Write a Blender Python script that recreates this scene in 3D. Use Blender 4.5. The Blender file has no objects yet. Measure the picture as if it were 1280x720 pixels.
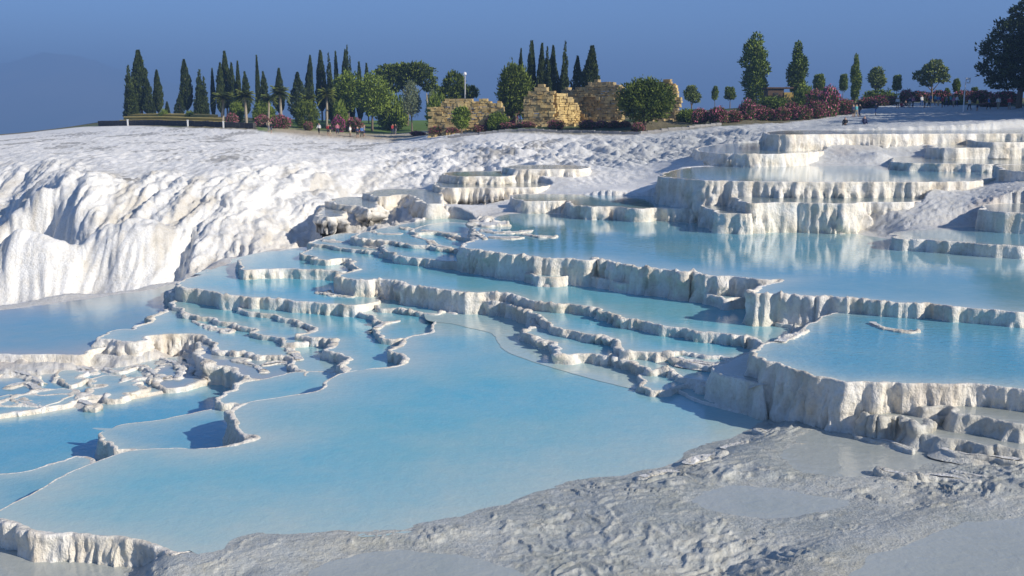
import bpy, math, random, sys
import numpy as np
from mathutils import Vector, Matrix
from mathutils.geometry import delaunay_2d_cdt

C = bpy.context.scene.collection
SC = bpy.context.scene
rad = math.radians
random.seed(7)
RS = np.random.RandomState(11)

# ------------------------------------------------------------------ camera
F = 1372.0
HORIZON = 145.0
PITCH = math.atan((360 - HORIZON) / F)
CAMZ = 7.0
cam = bpy.data.objects.new('camera', bpy.data.cameras.new('camera'))
C.objects.link(cam)
cam.location = (0, 0, CAMZ)
cam.rotation_euler = (math.pi / 2 - PITCH, 0, 0)
cam.data.sensor_width = 36.0
cam.data.lens = 36.0 * F / 1280.0
cam.data.clip_start = 0.1
cam.data.clip_end = 60000
SC.camera = cam

# ------------------------------------------------------------------ light
SUN_EL = rad(27.5)
SUN_AZ = math.atan2(0.87, -0.49)          # clockwise from +Y: right and a little behind the camera
w = bpy.data.worlds.new('World')
SC.world = w
w.use_nodes = True
nt = w.node_tree
sky = nt.nodes.new('ShaderNodeTexSky')
sky.sky_type = 'NISHITA'
sky.sun_disc = False
sky.sun_elevation = SUN_EL
sky.sun_rotation = SUN_AZ
sky.altitude = 350
sky.air_density = 0.6
sky.dust_density = 0.0
sky.ozone_density = 5.0
bg = nt.nodes['Background']
bg.inputs['Strength'].default_value = 0.118
nt.links.new(sky.outputs[0], bg.inputs[0])
sun = bpy.data.objects.new('sun', bpy.data.lights.new('sun', 'SUN'))
C.objects.link(sun)
sd = Vector((math.sin(SUN_AZ) * math.cos(SUN_EL), math.cos(SUN_AZ) * math.cos(SUN_EL), math.sin(SUN_EL)))
sun.rotation_euler = sd.to_track_quat('Z', 'Y').to_euler()
sun.data.energy = 5.0
sun.data.angle = rad(0.5)
sun.data.color = (1.0, 0.93, 0.82)
SC.view_settings.view_transform = 'Standard'
SC.view_settings.look = 'None'
SC.view_settings.gamma = 1.0
SC.view_settings.exposure = 0.6
SC.cycles.max_bounces = 6
SC.cycles.volume_bounces = 0
SC.cycles.use_denoising = True

# ------------------------------------------------------------------ projection helpers (author tools)
cp_, sp_ = math.cos(PITCH), math.sin(PITCH)
def ray(px, py):
    x = (px - 640.0) / F
    v = (360.0 - py) / F
    return np.array((x, cp_ + v * sp_, -sp_ + v * cp_))
def at_z(px, py, z):
    r = ray(px, py)
    t = (z - CAMZ) / r[2]
    return np.array((r[0] * t, r[1] * t, z))
def at_y(px, py, Y):
    r = ray(px, py)
    t = Y / r[1]
    return np.array((r[0] * t, Y, CAMZ + r[2] * t))

# ------------------------------------------------------------------ noise
_perm = np.random.RandomState(3).permutation(256).astype(np.int32)
_perm = np.concatenate([_perm, _perm, _perm])
_g = np.random.RandomState(5).normal(size=(256, 3))
_g /= np.linalg.norm(_g, axis=1)[:, None]
def pn(x, y, z=0.0):
    x, y, z = np.broadcast_arrays(np.asarray(x, float), np.asarray(y, float), np.asarray(z, float))
    xf, yf, zf = np.floor(x), np.floor(y), np.floor(z)
    xi, yi, zi = xf.astype(np.int32) & 255, yf.astype(np.int32) & 255, zf.astype(np.int32) & 255
    x, y, z = x - xf, y - yf, z - zf
    u, v, t = (a * a * a * (a * (a * 6 - 15) + 10) for a in (x, y, z))
    def gd(i, j, k):
        g = _g[_perm[_perm[_perm[xi + i] + yi + j] + zi + k]]
        return g[..., 0] * (x - i) + g[..., 1] * (y - j) + g[..., 2] * (z - k)
    a = gd(0, 0, 0) * (1 - u) + gd(1, 0, 0) * u
    b = gd(0, 1, 0) * (1 - u) + gd(1, 1, 0) * u
    c = gd(0, 0, 1) * (1 - u) + gd(1, 0, 1) * u
    d = gd(0, 1, 1) * (1 - u) + gd(1, 1, 1) * u
    return ((a * (1 - v) + b * v) * (1 - t) + (c * (1 - v) + d * v) * t) * 1.6
def fb(x, y, z=0.0, o=3):
    s, a = 0, 1.0
    for i in range(o):
        s = s + a * pn(x * 2 ** i + 17 * i, y * 2 ** i + 31 * i, np.asarray(z) * 2 ** i + 7 * i)
        a *= 0.5
    return s
def sst(a, b, x):
    t = np.clip((x - a) / (b - a), 0, 1)
    return t * t * (3 - 2 * t)

# ------------------------------------------------------------------ mesh helpers
def mesh_np(name, V, faces, mat, parent=None, smooth=True, attrs=None, cols=None):
    """faces: (n,3) or (n,4) int array, or a list of such arrays"""
    me = bpy.data.meshes.new(name)
    V = np.asarray(V, np.float32)
    fl = faces if isinstance(faces, (list, tuple)) else [faces]
    fl = [np.asarray(f, np.int32) for f in fl if len(f)]
    me.vertices.add(len(V))
    me.vertices.foreach_set('co', V.ravel())
    idx = np.concatenate([f.ravel() for f in fl])
    cnt = np.concatenate([np.full(len(f), f.shape[1], np.int32) for f in fl])
    st = np.concatenate([[0], np.cumsum(cnt)[:-1]]).astype(np.int32)
    me.loops.add(len(idx))
    me.loops.foreach_set('vertex_index', idx)
    me.polygons.add(len(cnt))
    me.polygons.foreach_set('loop_start', st)
    me.polygons.foreach_set('loop_total', cnt)
    me.polygons.foreach_set('use_smooth', np.full(len(cnt), smooth, bool))
    for k, a in (attrs or {}).items():
        at = me.attributes.new(k, 'FLOAT', 'POINT')
        at.data.foreach_set('value', np.asarray(a, np.float32).ravel())
    for k, a in (cols or {}).items():
        at = me.attributes.new(k, 'FLOAT_COLOR', 'POINT')
        a = np.asarray(a, np.float32)
        if a.shape[1] == 3:
            a = np.concatenate([a, np.ones((len(a), 1), np.float32)], 1)
        at.data.foreach_set('color', a.ravel())
    me.update(calc_edges=True)
    if mat is not None:
        for m in (mat if isinstance(mat, (list, tuple)) else [mat]):
            me.materials.append(m)
    o = bpy.data.objects.new(name, me)
    C.objects.link(o)
    if parent is not None:
        o.parent = parent
    return o
def grid_faces(nr, nc, wrap=False):
    r = np.arange(nr - 1)[:, None]
    c = np.arange(nc if wrap else nc - 1)[None, :]
    c2 = (c + 1) % nc
    return np.stack([r * nc + c, r * nc + c2, (r + 1) * nc + c2, (r + 1) * nc + c], -1).reshape(-1, 4)
class MB:
    def __init__(s):
        s.V, s.F3, s.F4, s.n, s.A = [], [], [], 0, []
    def add(s, V, F, a=None):
        V = np.asarray(V, float)
        F = np.asarray(F, int)
        (s.F3 if F.shape[1] == 3 else s.F4).append(F + s.n)
        s.V.append(V)
        s.A.append(np.full(len(V), 0.5 if a is None else 1.0) * (1 if a is None else a))
        s.n += len(V)
    def box(s, c, d, rz=0.0, a=None, jit=0.0):
        sx, sy, sz = (k / 2 for k in d)
        v = np.array([(x, y, z) for x in (-sx, sx) for y in (-sy, sy) for z in (-sz, sz)])
        if jit:
            v += RS.uniform(-jit, jit, v.shape)
        cr, sr = math.cos(rz), math.sin(rz)
        v = np.stack([v[:, 0] * cr - v[:, 1] * sr, v[:, 0] * sr + v[:, 1] * cr, v[:, 2]], 1) + np.array(c)
        s.add(v, [(0, 1, 3, 2), (4, 6, 7, 5), (0, 4, 5, 1), (2, 3, 7, 6), (0, 2, 6, 4), (1, 5, 7, 3)], a)
    def tube(s, pts, rs, n=8, a=None):
        pts = np.asarray(pts, float)
        V = []
        for i, p in enumerate(pts):
            d = pts[min(i + 1, len(pts) - 1)] - pts[max(i - 1, 0)]
            d = d / (np.linalg.norm(d) + 1e-9)
            u = np.cross(d, (0.31, 0.95, 0.1)); u /= np.linalg.norm(u)
            v = np.cross(d, u)
            t = np.arange(n) * 2 * math.pi / n
            V.append(p + rs[i] * (np.cos(t)[:, None] * u + np.sin(t)[:, None] * v))
        V = np.concatenate(V + [pts[:1], pts[-1:]])
        k = len(pts) * n
        s.add(V, grid_faces(len(pts), n, True), a)
        t = np.arange(n)
        f = np.concatenate([np.stack([np.full(n, k), (t + 1) % n, t], 1), np.stack([np.full(n, k + 1), k - n + t, k - n + (t + 1) % n], 1)])
        s.F3.append(f + s.n - len(V))
    def build(s, name, mat, parent=None, smooth=False):
        fl = []
        if s.F3: fl.append(np.concatenate(s.F3))
        if s.F4: fl.append(np.concatenate(s.F4))
        return mesh_np(name, np.concatenate(s.V), fl, mat, parent, smooth, attrs={'var': np.concatenate(s.A)})
def empty(name, loc, label=None, cat=None, group=None, rz=0.0):
    o = bpy.data.objects.new(name, None)
    C.objects.link(o)
    o.location = loc
    o.rotation_euler = (0, 0, rz)
    o.empty_display_size = 0.3
    if label: o['label'] = label
    if cat: o['category'] = cat
    if group: o['group'] = group
    return o

# ------------------------------------------------------------------ materials
class NG:
    def __init__(s, name):
        s.m = bpy.data.materials.new(name)
        s.m.use_nodes = True
        s.t = s.m.node_tree
        s.b = s.t.nodes['Principled BSDF']
        s.out = s.t.nodes['Material Output']
        s.geo = s.t.nodes.new('ShaderNodeNewGeometry')
    def link(s, a, b): s.t.links.new(a, b)
    def attr(s, n, col=False):
        a = s.t.nodes.new('ShaderNodeAttribute'); a.attribute_name = n
        return a.outputs['Color'] if col else a.outputs['Fac']
    def noise(s, scale, detail=4.0, rough=0.55, vec=None, stretch=None, dist=0.0):
        n = s.t.nodes.new('ShaderNodeTexNoise')
        n.inputs['Scale'].default_value = scale
        n.inputs['Detail'].default_value = detail
        n.inputs['Roughness'].default_value = rough
        n.inputs['Distortion'].default_value = dist
        v = vec or s.geo.outputs['Position']
        if stretch:
            mp = s.t.nodes.new('ShaderNodeMapping')
            mp.inputs['Scale'].default_value = stretch
            s.link(v, mp.inputs['Vector']); v = mp.outputs[0]
        s.link(v, n.inputs['Vector'])
        return n.outputs['Fac']
    def ramp(s, f, stops):
        r = s.t.nodes.new('ShaderNodeValToRGB')
        e = r.color_ramp.elements
        while len(e) < len(stops): e.new(0.5)
        for q, (p, c) in zip(e, stops):
            q.position = p
            q.color = (c, c, c, 1) if not hasattr(c, '__len__') else (*c, 1)
        s.link(f, r.inputs[0])
        return r.outputs[0]
    def mix(s, f, a, b, mode='MIX'):
        n = s.t.nodes.new('ShaderNodeMix'); n.data_type = 'RGBA'; n.blend_type = mode
        for v, k in ((f, 0), (a, 6), (b, 7)):
            if hasattr(v, 'is_output'): s.link(v, n.inputs[k])
            elif k == 0: n.inputs[0].default_value = v
            else: n.inputs[k].default_value = (*v, 1)
        return n.outputs[2]
    def math(s, op, a, b=0.5, clamp=False):
        n = s.t.nodes.new('ShaderNodeMath'); n.operation = op; n.use_clamp = clamp
        for v, k in ((a, 0), (b, 1)):
            if hasattr(v, 'is_output'): s.link(v, n.inputs[k])
            else: n.inputs[k].default_value = v
        return n.outputs[0]
    def bump(s, h, strength, dist, normal=None):
        n = s.t.nodes.new('ShaderNodeBump')
        n.inputs['Strength'].default_value = strength
        n.inputs['Distance'].default_value = dist
        s.link(h, n.inputs['Height'])
        if normal: s.link(normal, n.inputs['Normal'])
        s.link(n.outputs[0], s.b.inputs['Normal'])
        return n.outputs[0]
    def base(s, c):
        if hasattr(c, 'is_output'): s.link(c, s.b.inputs['Base Color'])
        else: s.b.inputs['Base Color'].default_value = (*c, 1)

def plain(name, col, rough=0.7, noise=0.0, scale=4.0, metal=0.0):
    g = NG(name)
    g.b.inputs['Roughness'].default_value = rough
    g.b.inputs['Metallic'].default_value = metal
    if noise:
        n = g.noise(scale, 3)
        g.base(g.mix(n, tuple(c * (1 - noise) for c in col), tuple(min(1, c * (1 + noise)) for c in col)))
    else:
        g.base(col)
    return g.m

def make_rock():
    g = NG('travertine')
    t = g.attr('tint', True)
    wet = g.attr('wet')
    n1 = g.noise(1.3, 6, 0.6)
    n2 = g.noise(9.0, 5, 0.65)
    st = g.noise(3.2, 4, 0.6, stretch=(1, 1, 0.16))
    a = g.mix(g.ramp(st, [(0.42, 0.0), (0.68, 0.55)]), (1, 1, 1), (0.92, 0.87, 0.78))
    b = g.mix(g.ramp(n1, [(0.45, 0.0), (0.75, 0.45)]), (1, 1, 1), (0.84, 0.83, 0.79))
    d = g.mix(g.ramp(n2, [(0.30, 0.45), (0.5, 0.0)]), (1, 1, 1), (0.62, 0.58, 0.50))
    n4 = g.noise(2.4, 8, 0.68, stretch=(1, .7, .45))
    a = g.mix(g.ramp(n4, [(0.52, 0.0), (0.68, 0.6)]), a, (0.80, 0.785, 0.745))
    c = g.mix(1.0, t, a, 'MULTIPLY'); c = g.mix(1.0, c, b, 'MULTIPLY'); c = g.mix(1.0, c, d, 'MULTIPLY')
    g.base(c)
    g.link(g.math('SUBTRACT', 0.85, g.math('MULTIPLY', wet, 0.55)), g.b.inputs['Roughness'])
    g.b.inputs['Specular IOR Level'].default_value = 0.35
    h = g.math('ADD', g.math('MULTIPLY', g.noise(6.0, 6, 0.65), 1.0), g.math('MULTIPLY', g.noise(22.0, 4, 0.6, stretch=(1, 1, 0.5)), 0.35))
    h = g.math('MULTIPLY', h, g.math('SUBTRACT', 1.0, g.math('MULTIPLY', wet, 0.5)))
    g.bump(h, 0.85, 0.10)
    return g.m
ROCK = make_rock()

def make_water(name, deep, shallow, ripple=0.5, rscale=5.0, rough=0.05):
    g = NG(name)
    d = g.attr('depth')
    n = g.noise(0.55, 4, 0.6)
    n2 = g.noise(3.0, 4, 0.65)
    f = g.math('ADD', d, g.math('MULTIPLY', g.math('SUBTRACT', n, 0.5), 0.7), True)
    f = g.math('ADD', f, g.math('MULTIPLY', g.math('SUBTRACT', n2, 0.5), 0.34), True)
    big = g.ramp(g.noise(0.16, 3, 0.5), [(0.42, 0.0), (0.66, 0.6)])
    g.base(g.mix(f, shallow, g.mix(big, deep, tuple(a * .75 + b * .25 for a, b in zip((deep[0] * 1.5, deep[1] * 1.02, deep[2] * .82), shallow)))))
    g.b.inputs['Roughness'].default_value = rough
    g.b.inputs['IOR'].default_value = 1.33
    h = g.math('ADD', g.noise(rscale, 3, 0.55, stretch=(1, 1.0, 1), dist=0.4), g.math('MULTIPLY', g.noise(rscale * 3.1, 2, 0.5), 0.35))
    g.bump(h, ripple, 0.04)
    return g.m
WAT = {
 'blue': make_water('milky_blue_water', (0.12, 0.45, 0.565), (0.47, 0.57, 0.53), 0.26, 4.5),
 'far': make_water('upper_blue_water', (0.11, 0.36, 0.47), (0.47, 0.57, 0.53), 0.10, 3.0),
 'deep': make_water('rippled_blue_water', (0.08, 0.35, 0.50), (0.47, 0.57, 0.53), 0.42, 4.5),
 'lower': make_water('lower_blue_water', (0.10, 0.38, 0.53), (0.47, 0.57, 0.53), 0.30, 6.0),
 'grey': make_water('grey_blue_water', (0.14, 0.36, 0.46), (0.42, 0.43, 0.41), 0.10, 3.5),
 'film2': make_water('pale_shallow_water', (0.16, 0.37, 0.47), (0.50, 0.56, 0.54), 0.2, 4.0),
 'film': make_water('shallow_grey_water', (0.235, 0.295, 0.275), (0.42, 0.44, 0.41), 0.36, 4.0, 0.03),
}

# ------------------------------------------------------------------ terraces: (level, wall height, lip, knob, flute, water, shallow width, overhang, outline)
# the outline is given as sight lines from the survey point, cut with the pool's own level
PL = []
def terrace(L, H, pts, lip=0.05, knob=0.05, flute=0.06, water='blue', sw=0.45, over=0.0, toe=0.12, wet=0.0, mea=1.0):
    if L > 1.9 and H > .35: H = H * 1.25 + .25
    PL.append(dict(L=L, H=H, lip=lip, knob=knob, flute=flute, water=water, sw=sw, over=over, toe=toe, wet=wet, mea=mea,
                   px=[(p[0], p[1], p[2] if len(p) > 2 else 1.0) for p in pts]))
Z = 0.0
# big foreground pool
terrace(0, 0.8, [(-25,648,.6),(0,638,.15),(30,622,.1),(70,600,.1),(120,578,.1),(160,564,.1),(210,560,.1),(255,561,.1),(288,557,.4),(318,548,1),
  (300,543),(292,533),(298,526),(287,513),(308,503,.2),(344,497,.1),(397,488,.2),(408,477,.3),(426,467,.2),(459,461,.1),(490,458,.8),(505,452),
  (500,444),(485,438),(497,433),(505,425),(512,421,.4),(538,415,.5),(543,405,.5),(549,399,.1),(600,390,0),(660,392,0),(720,425,0),(800,445,0),(880,464,0),(935,478,0),(962,512,0),
  (905,546,0),(870,553,0),(840,571,0),(788,588,0),(740,594,0),(709,598,0),(641,622,0),(565,641,0),(503,655,0),(420,660,0),(350,661,0),(310,663,0),(285,670,0),(260,681,0),(235,689,.1),
  (213,692,.6),(190,683),(150,674),(117,672),(80,671),(43,667),(15,657),(0,653)], lip=0.06, knob=0.05, flute=0.07, sw=1.3, mea=0.5)
# pale shelf behind it
terrace(0.008, 0.3, [(549,399,0),(575,402,0),(601,408,0),(629,415,0),(639,425,0),(646,436,0),(670,446,0),(705,457,0),(739,466,0),(801,482,0),(850,486,0),
  (850,460,0),(740,430,0),(690,400,0),(640,370,0),(580,370,0),(550,385,0)], lip=0, knob=0, flute=0.02, water='blue', sw=1.8, mea=0.6)
# side pool left of it and its little rim
terrace(-0.12, 0.6, [(444,383),(462,395),(479,405),(469,413),(482,423),(503,425),(525,425,.2),(550,410,.2),(560,385,.2),(560,372,.2),(500,362,.2),(440,368,.2)], lip=0.05, knob=0.06)
terrace(0.02, 0.5, [(474,386,.3),(499,388),(520,391),(548,393),(560,390),(570,392),(570,383),(560,372),(500,368),(474,372)], knob=0.08, sw=0.3)
# middle-left stack
terrace(-0.28, 0.9, [(224,366),(243,371),(270,377),(298,384),(325,391),(348,396),(377,405),(393,412,.6),(384,416,.7),(371,420),(390,423),(417,425),(419,431),(410,437),(428,444),(431,451),(423,457),(432,462),(425,468,.6),
  (460,475,.2),(500,470,.2),(510,440,.2),(515,415,.2),(470,375,.2),(440,368,.2),(380,362,.2),(300,354,.2),(232,352,.2)], knob=0.09, flute=0.09)
terrace(0.13, 1.25, [(219,358),(236,361),(260,365),(282,368),(331,373),(384,378),(420,381),(446,382),(475,375,.2),(460,345,.2),(420,330,.2),(330,325,.2),(302,322,.1),(290,329,0),(262,340,0),(232,350,.3)], lip=0.06, knob=0.07, flute=0.08)
terrace(-0.42, 0.7, [(215,376),(226,387),(243,395),(265,399),(285,404),(315,411),(330,418),(350,425),(373,429),(395,420,.2),(300,372,.2),(225,360,.2)], knob=0.09)
terrace(-0.56, 0.9, [(121,424),(145,427),(180,426),(190,421),(220,420),(252,420),(262,428),(275,437),(292,441),(315,442),(341,445),(358,449),(374,463),(384,471,.5),(420,465,.2),(440,440,.2),(400,410,.2),(300,375,.2),(232,372,.2),
  (226,384),(205,388),(197,393),(186,401),(175,407),(170,412,.3),(150,412,.2),(132,416,.4)], lip=0.06, knob=0.08, flute=0.1, water='blue', sw=1.0)
terrace(-0.68, 0.8, [(247,437),(253,447),(268,451),(282,457),(293,465),(303,471),(315,474),(329,476),(345,471,.4),(365,470),(385,473,.4),(405,468,.2),(400,440,.2),(330,432,.2),(262,424,.2)], knob=0.11, sw=1.2, water='grey')
terrace(-0.55, 0.8, [(330,475,.3),(302,479),(290,487),(277,497),(281,504),(296,503,.5),(310,508,.1),(344,505,.1),(400,497,.1),(440,470,.1),(400,464,.2),(360,466,.2)], knob=0.09, sw=0.8)
terrace(-0.72, 0.8, [(119,548,.7),(125,540,.1),(150,531,.1),(190,526,.1),(240,516,.1),(275,509,.2),(300,508,.2),(330,540,.2),(300,580,.2),(200,585,.2),(163,564,.8),(150,562),(140,556),(127,552)], lip=0.05, knob=0.03, flute=0.08, sw=0.6, water='lower')
terrace(-0.6, 0.6, [(-40,594,.2),(0,591,.15),(35,588,.15),(60,581,.3),(75,575,.3),(95,570,.3),(108,571,.5),(122,577,.5),(140,590,.2),(70,640,.2),(0,662,.2),(-40,665,.2)], lip=0.05, knob=0.04, sw=0.6, water='lower')
terrace(-1.25, 0.5, [(-110,540,.3),(0,523,.15),(66,514,.15),(110,506,.3),(157,501,.15),(230,485,.2),(260,470,.2),(300,470,.2),(310,500,.2),(290,560,.2),(130,610,.2),(60,640,.2),(-110,660,.2)], lip=0.04, knob=0.03, sw=0.5, water='lower', mea=.6)
terrace(-1.13, 0.3, [(50,502),(60,508,.4),(78,506,.3),(98,500),(105,495),(97,490),(90,486,.3),(68,486,.3),(54,491)], lip=0.05, knob=0.08, sw=0.5, water='lower', mea=2.2)
terrace(-1.12, 0.3, [(112,475,.4),(108,485),(112,497),(150,500,.3),(172,492),(177,484),(168,475),(135,469,.3)], lip=0.05, knob=0.09, sw=0.6, water='lower', mea=2.2)
terrace(-1.10, 0.3, [(184,470),(190,479),(228,483,.3),(246,474),(244,464),(232,455,.3),(203,453,.4)], lip=0.05, knob=0.1, sw=0.6, water='grey', mea=2.2)
terrace(-1.14, 0.3, [(-30,520,.2),(0,517,.2),(35,512),(48,510),(40,500),(10,494,.3),(-30,498,.3)], lip=0.05, knob=0.08, sw=0.5, water='lower', mea=2.2)
terrace(-0.8, 0.8, [(-60,444),(0,443.5),(50,444),(85,444),(104,443),(114,437,.5),(150,432,.2),(190,428,.2),(230,405,.2),(235,375,.2),(216,357,0),(190,363,0),(150,368,0),(120,373,0),(60,381,0),(0,389,0),(-60,396,0)], lip=0.05, knob=0.01, flute=0.04, water='grey', sw=1.0, toe=0.2, mea=.4)
terrace(-1.08, 0.4, [(65,472),(76,480,.4),(100,481,.4),(112,473),(95,465,.4),(76,466,.4)], lip=0.05, knob=0.06, sw=0.5, water='lower', mea=2.2)
terrace(-1.18, 0.3, [(-60,519,.2),(0,516,.15),(40,511,.2),(85,505,.2),(120,500,.2),(160,496,.15),(205,487,.2),(240,478,.3),(262,466,.2),(262,452,.2),(235,446,.2),(195,450,.1),(150,459,.1),(100,464,.1),(50,468,.1),(0,473,.1),(-60,478,.2)], lip=0.04, knob=0.05, sw=0.7, water='film2', mea=1.2)
# upper-left stack
terrace(0.52, 0.7, [(298,329),(306,338),(330,337),(370,337),(410,339),(434,340),(450,332,.2),(442,316,.2),(420,310,.2),(380,309,.2),(330,317,0),(305,323,0)], knob=0.05, flute=0.08, mea=.6)
terrace(0.75, 0.95, [(378,317,.4),(390,321),(412,326),(430,323),(440,331),(446,339),(428,342,.5),(417,346),(432,349),(449,350),(470,350),(492,351),(515,356),(535,360),(561,362),(590,364),(620,366),(645,370),(663,374),(680,377),(698,381),(739,384),(767,396),(801,403),(853,412),(905,417),(935,422),(958,429),
  (985,425,.2),(990,400,.2),(960,375,.2),(900,350,.2),(760,330,.2),(640,315,.2),(520,306,.2),(450,306,.2),(405,306,.3)], lip=0.06, knob=0.08, flute=0.1)
terrace(0.47, 0.6, [(585,372),(610,377),(640,382),(660,388),(687,405),(725,413),(763,425),(780,439),(822,440),(870,443),(925,449),(948,446),(965,435,.2),(950,415,.2),(850,400,.2),(740,374,.2),(640,358,.2),(585,360,.2)], knob=0.09, flute=0.08, sw=0.5)
terrace(0.26, 0.5, [(640,382),(655,387),(674,398),(662,408),(663,417),(687,429),(705,443),(739,444),(774,448),(801,460),(815,464),(836,460),(863,474),(885,482),(930,480,.2),(955,455,.2),(900,435,.2),(780,420,.2),(700,395,.2),(650,370,.2)], knob=0.1, flute=0.07, sw=0.5)
terrace(0.4, 0.4, [(845,448,.3),(870,451),(900,455),(926,461),(945,457),(945,446,.2),(880,438,.2),(845,440,.2)], knob=0.05, sw=0.4)
terrace(0.14, 0.4, [(801,474,.5),(800,483,.6),(815,489,.5),(840,488,.5),(862,479,.5),(880,470,.2),(840,455,.2),(808,462,.3)], knob=0.04, sw=0.4)
terrace(0.88, 0.6, [(393,303),(410,308),(440,312),(465,314),(490,319),(520,308,.2),(470,292,.2),(425,292,.1),(402,298,.2)], lip=.05, knob=0.09, sw=0.8)
terrace(1.06, 0.7, [(478,311,.4),(490,317),(502,321),(520,323),(545,326),(580,329),(612,330),(646,333),(672,335),(690,325,.2),(620,305,.2),(540,298,.2),(490,303,.3)], lip=0.06, knob=0.06, flute=0.1)
terrace(1.2, 0.5, [(440,296,.5),(462,300),(490,302),(512,305),(545,309),(580,315),(602,318),(625,315,.2),(610,285,.2),(560,272,.1),(510,279,.1),(465,288,.2)], lip=.05, knob=0.1, sw=0.9)
terrace(1.33, 0.4, [(520,290),(545,291),(570,293),(580,296),(600,300),(610,296,.3),(600,282,.2),(560,278,.2),(530,283,.3)], lip=.05, knob=0.12, sw=0.8)
# the wide upper pool
terrace(1.7, 1.15, [(578,306,.6),(590,312),(610,315),(629,318),(650,320),(670,322),(700,324),(732,326),(744,323),(752,324),(767,329),(801,334),(830,338),(853,341),(866,341),(880,344),(905,346),(940,348),(980,350,.7),(972,354,.4),(956,358,.6),(943,363),(945,368),(965,369),(1000,370),(1057,374),(1100,377),(1132,379),(1175,382),(1220,386),(1267,391,.8),(1300,388,.3),(1345,380,.3),
  (1360,326,0),(1280,322,0),(1200,314,0),(1130,303,0),(1050,291,0),(960,287,0),(925,282,.1),(880,278,.1),(760,272,.1),(700,268,0),(650,267,0),(612,274,.1),(590,284,.4),(600,296,.5)], lip=0.06, knob=0.09, flute=0.12, water='far', sw=0.9)
terrace(1.08, 0.6, [(668,341),(690,347),(720,344),(740,347),(765,352),(800,356),(846,361),(868,360),(885,368),(905,375),(932,372),(950,350,.2),(860,338,.2),(760,326,.2),(685,324,.2)], lip=.06, knob=.08, sw=.3, toe=.3)
terrace(0.85, 0.4, [(968,403),(990,408),(1005,413),(1022,414),(1032,408,.5),(1045,395,.2),(968,392,.2)], lip=.05, knob=.08, sw=.4, water='film')
# tall rounded pool on the right and what stands at its foot
terrace(1.3, 1.65, [(938,441),(942,448),(962,455),(985,462),(1010,468),(1040,474),(1060,478),(1100,480),(1150,481),(1200,483),(1240,483),(1290,486),(1380,490),(1420,440,.2),(1310,392,.2),(1150,388,.2),(1040,392,.3),(1000,414,.4),(975,422,.5),(952,431,.7)], lip=0.04, knob=0.015, flute=0.08, water='deep', sw=0.55, toe=0.1)
terrace(0.8, 1.05, [(889,457),(891,463),(902,469),(920,473),(938,478),(956,482,.3),(952,455,.3),(944,440,.3),(915,449,.5)], lip=.03, knob=.015, sw=.5, water='film', flute=.05, mea=.4)
terrace(0.06, 0.3, [(846,484,.3),(854,492,.3),(876,501,.3),(903,508,.3),(930,514,.3),(946,500,.3),(900,468,.3),(862,474,.3)], lip=.03, knob=.02, sw=.6, water='blue', toe=.8, mea=.5)
terrace(0.84, 0.6, [(1150,510,.5),(1182,510),(1195,516),(1225,522),(1250,529),(1300,533),(1360,535),(1400,500,.2),(1280,488,.2),(1150,490,.2)], lip=.06, knob=.1, sw=.4, water='film', toe=.5, wet=.4)
terrace(0.64, 0.55, [(1063,512),(1080,520),(1100,526),(1120,521),(1135,527),(1152,533),(1165,527),(1185,520),(1190,500,.2),(1120,492,.2),(1070,497,.4)], lip=.05, knob=.12, sw=.3, water='film', toe=.5, wet=.45)
terrace(0.5, 0.4, [(1150,540),(1175,548),(1200,552),(1235,556),(1300,562),(1360,560),(1360,535,.2),(1240,528,.2),(1165,528,.3)], lip=.05, knob=.1, sw=.4, water='film', toe=.4, wet=.55)
terrace(0.2, 0.2, [(1003,552,0),(1018,543,0),(1050,537,0),(1100,541,0),(1150,552,0),(1180,560,0),(1165,575,0),(1110,585,0),(1050,592,0),(1010,585,0),(985,570,0)], lip=0, knob=0, sw=1.6, water='film', flute=.02)
terrace(-0.07, 0.2, [(395,722,0),(430,702,0),(480,692,0),(540,695,0),(590,705,0),(640,718,0),(650,745,0),(390,755,0)], lip=0, knob=0, sw=1.6, water='film', flute=.02)
terrace(0.28, 0.2, [(1085,715,0),(1130,688,0),(1190,668,0),(1280,655,0),(1400,650,0),(1420,760,0),(1090,750,0)], lip=0, knob=0, sw=1.6, water='film', flute=.02)
terrace(0.14, 0.2, [(880,622,0),(915,612,0),(960,613,0),(1010,622,0),(1050,628,0),(1010,638,0),(950,643,0),(895,636,0)], lip=0, knob=0, sw=1.6, water='film', flute=.02)
terrace(-0.44, 0.2, [(-80,700,0),(0,697,0),(60,702,0),(125,706,0),(140,722,0),(100,745,0),(-90,765,0)], lip=0, knob=0, sw=1.6, water='film', flute=.02)
# terraces beyond the wide pool
terrace(2.35, 0.95, [(648,250),(665,252),(700,252),(708,251),(716,257),(741,259),(774,259),(800,261),(830,260),(865,262),(882,261),(893,256),(900,248,.2),(760,244,.2),(650,243,.2)], lip=.04, knob=.05, flute=.12, water='grey')
terrace(2.6, 0.7, [(876,258),(890,263),(908,267),(938,268),(945,250,.2),(900,247,.2),(880,251,.4)], lip=.04, knob=.03, flute=.1, water='film')
terrace(3.05, 1.6, [(931,253),(938,254.5),(960,254),(1000,254),(1040,255),(1062,255),(1080,253),(1126,253),(1150,250,.5),(1160,238,.2),(935,236,.2)], lip=.05, knob=.02, flute=.16, water='film', toe=.1)
terrace(3.8, 1.5, [(826,221,.6),(834,222),(850,224),(880,226),(922,227),(1000,228),(1085,228),(1150,228),(1215,227),(1240,223,.5),(1290,214,.3),(1300,206,0),(1210,206,0),(1100,207,0),(960,207,0),(880,208.5,0),(840,213,.3)], lip=.05, knob=.02, flute=.18, water='grey', sw=1.5)
terrace(3.0, 1.1, [(1226,262),(1240,264),(1280,266),(1345,268),(1350,256,.2),(1243,255,.4)], lip=.04, knob=.04, water='film')
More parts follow.
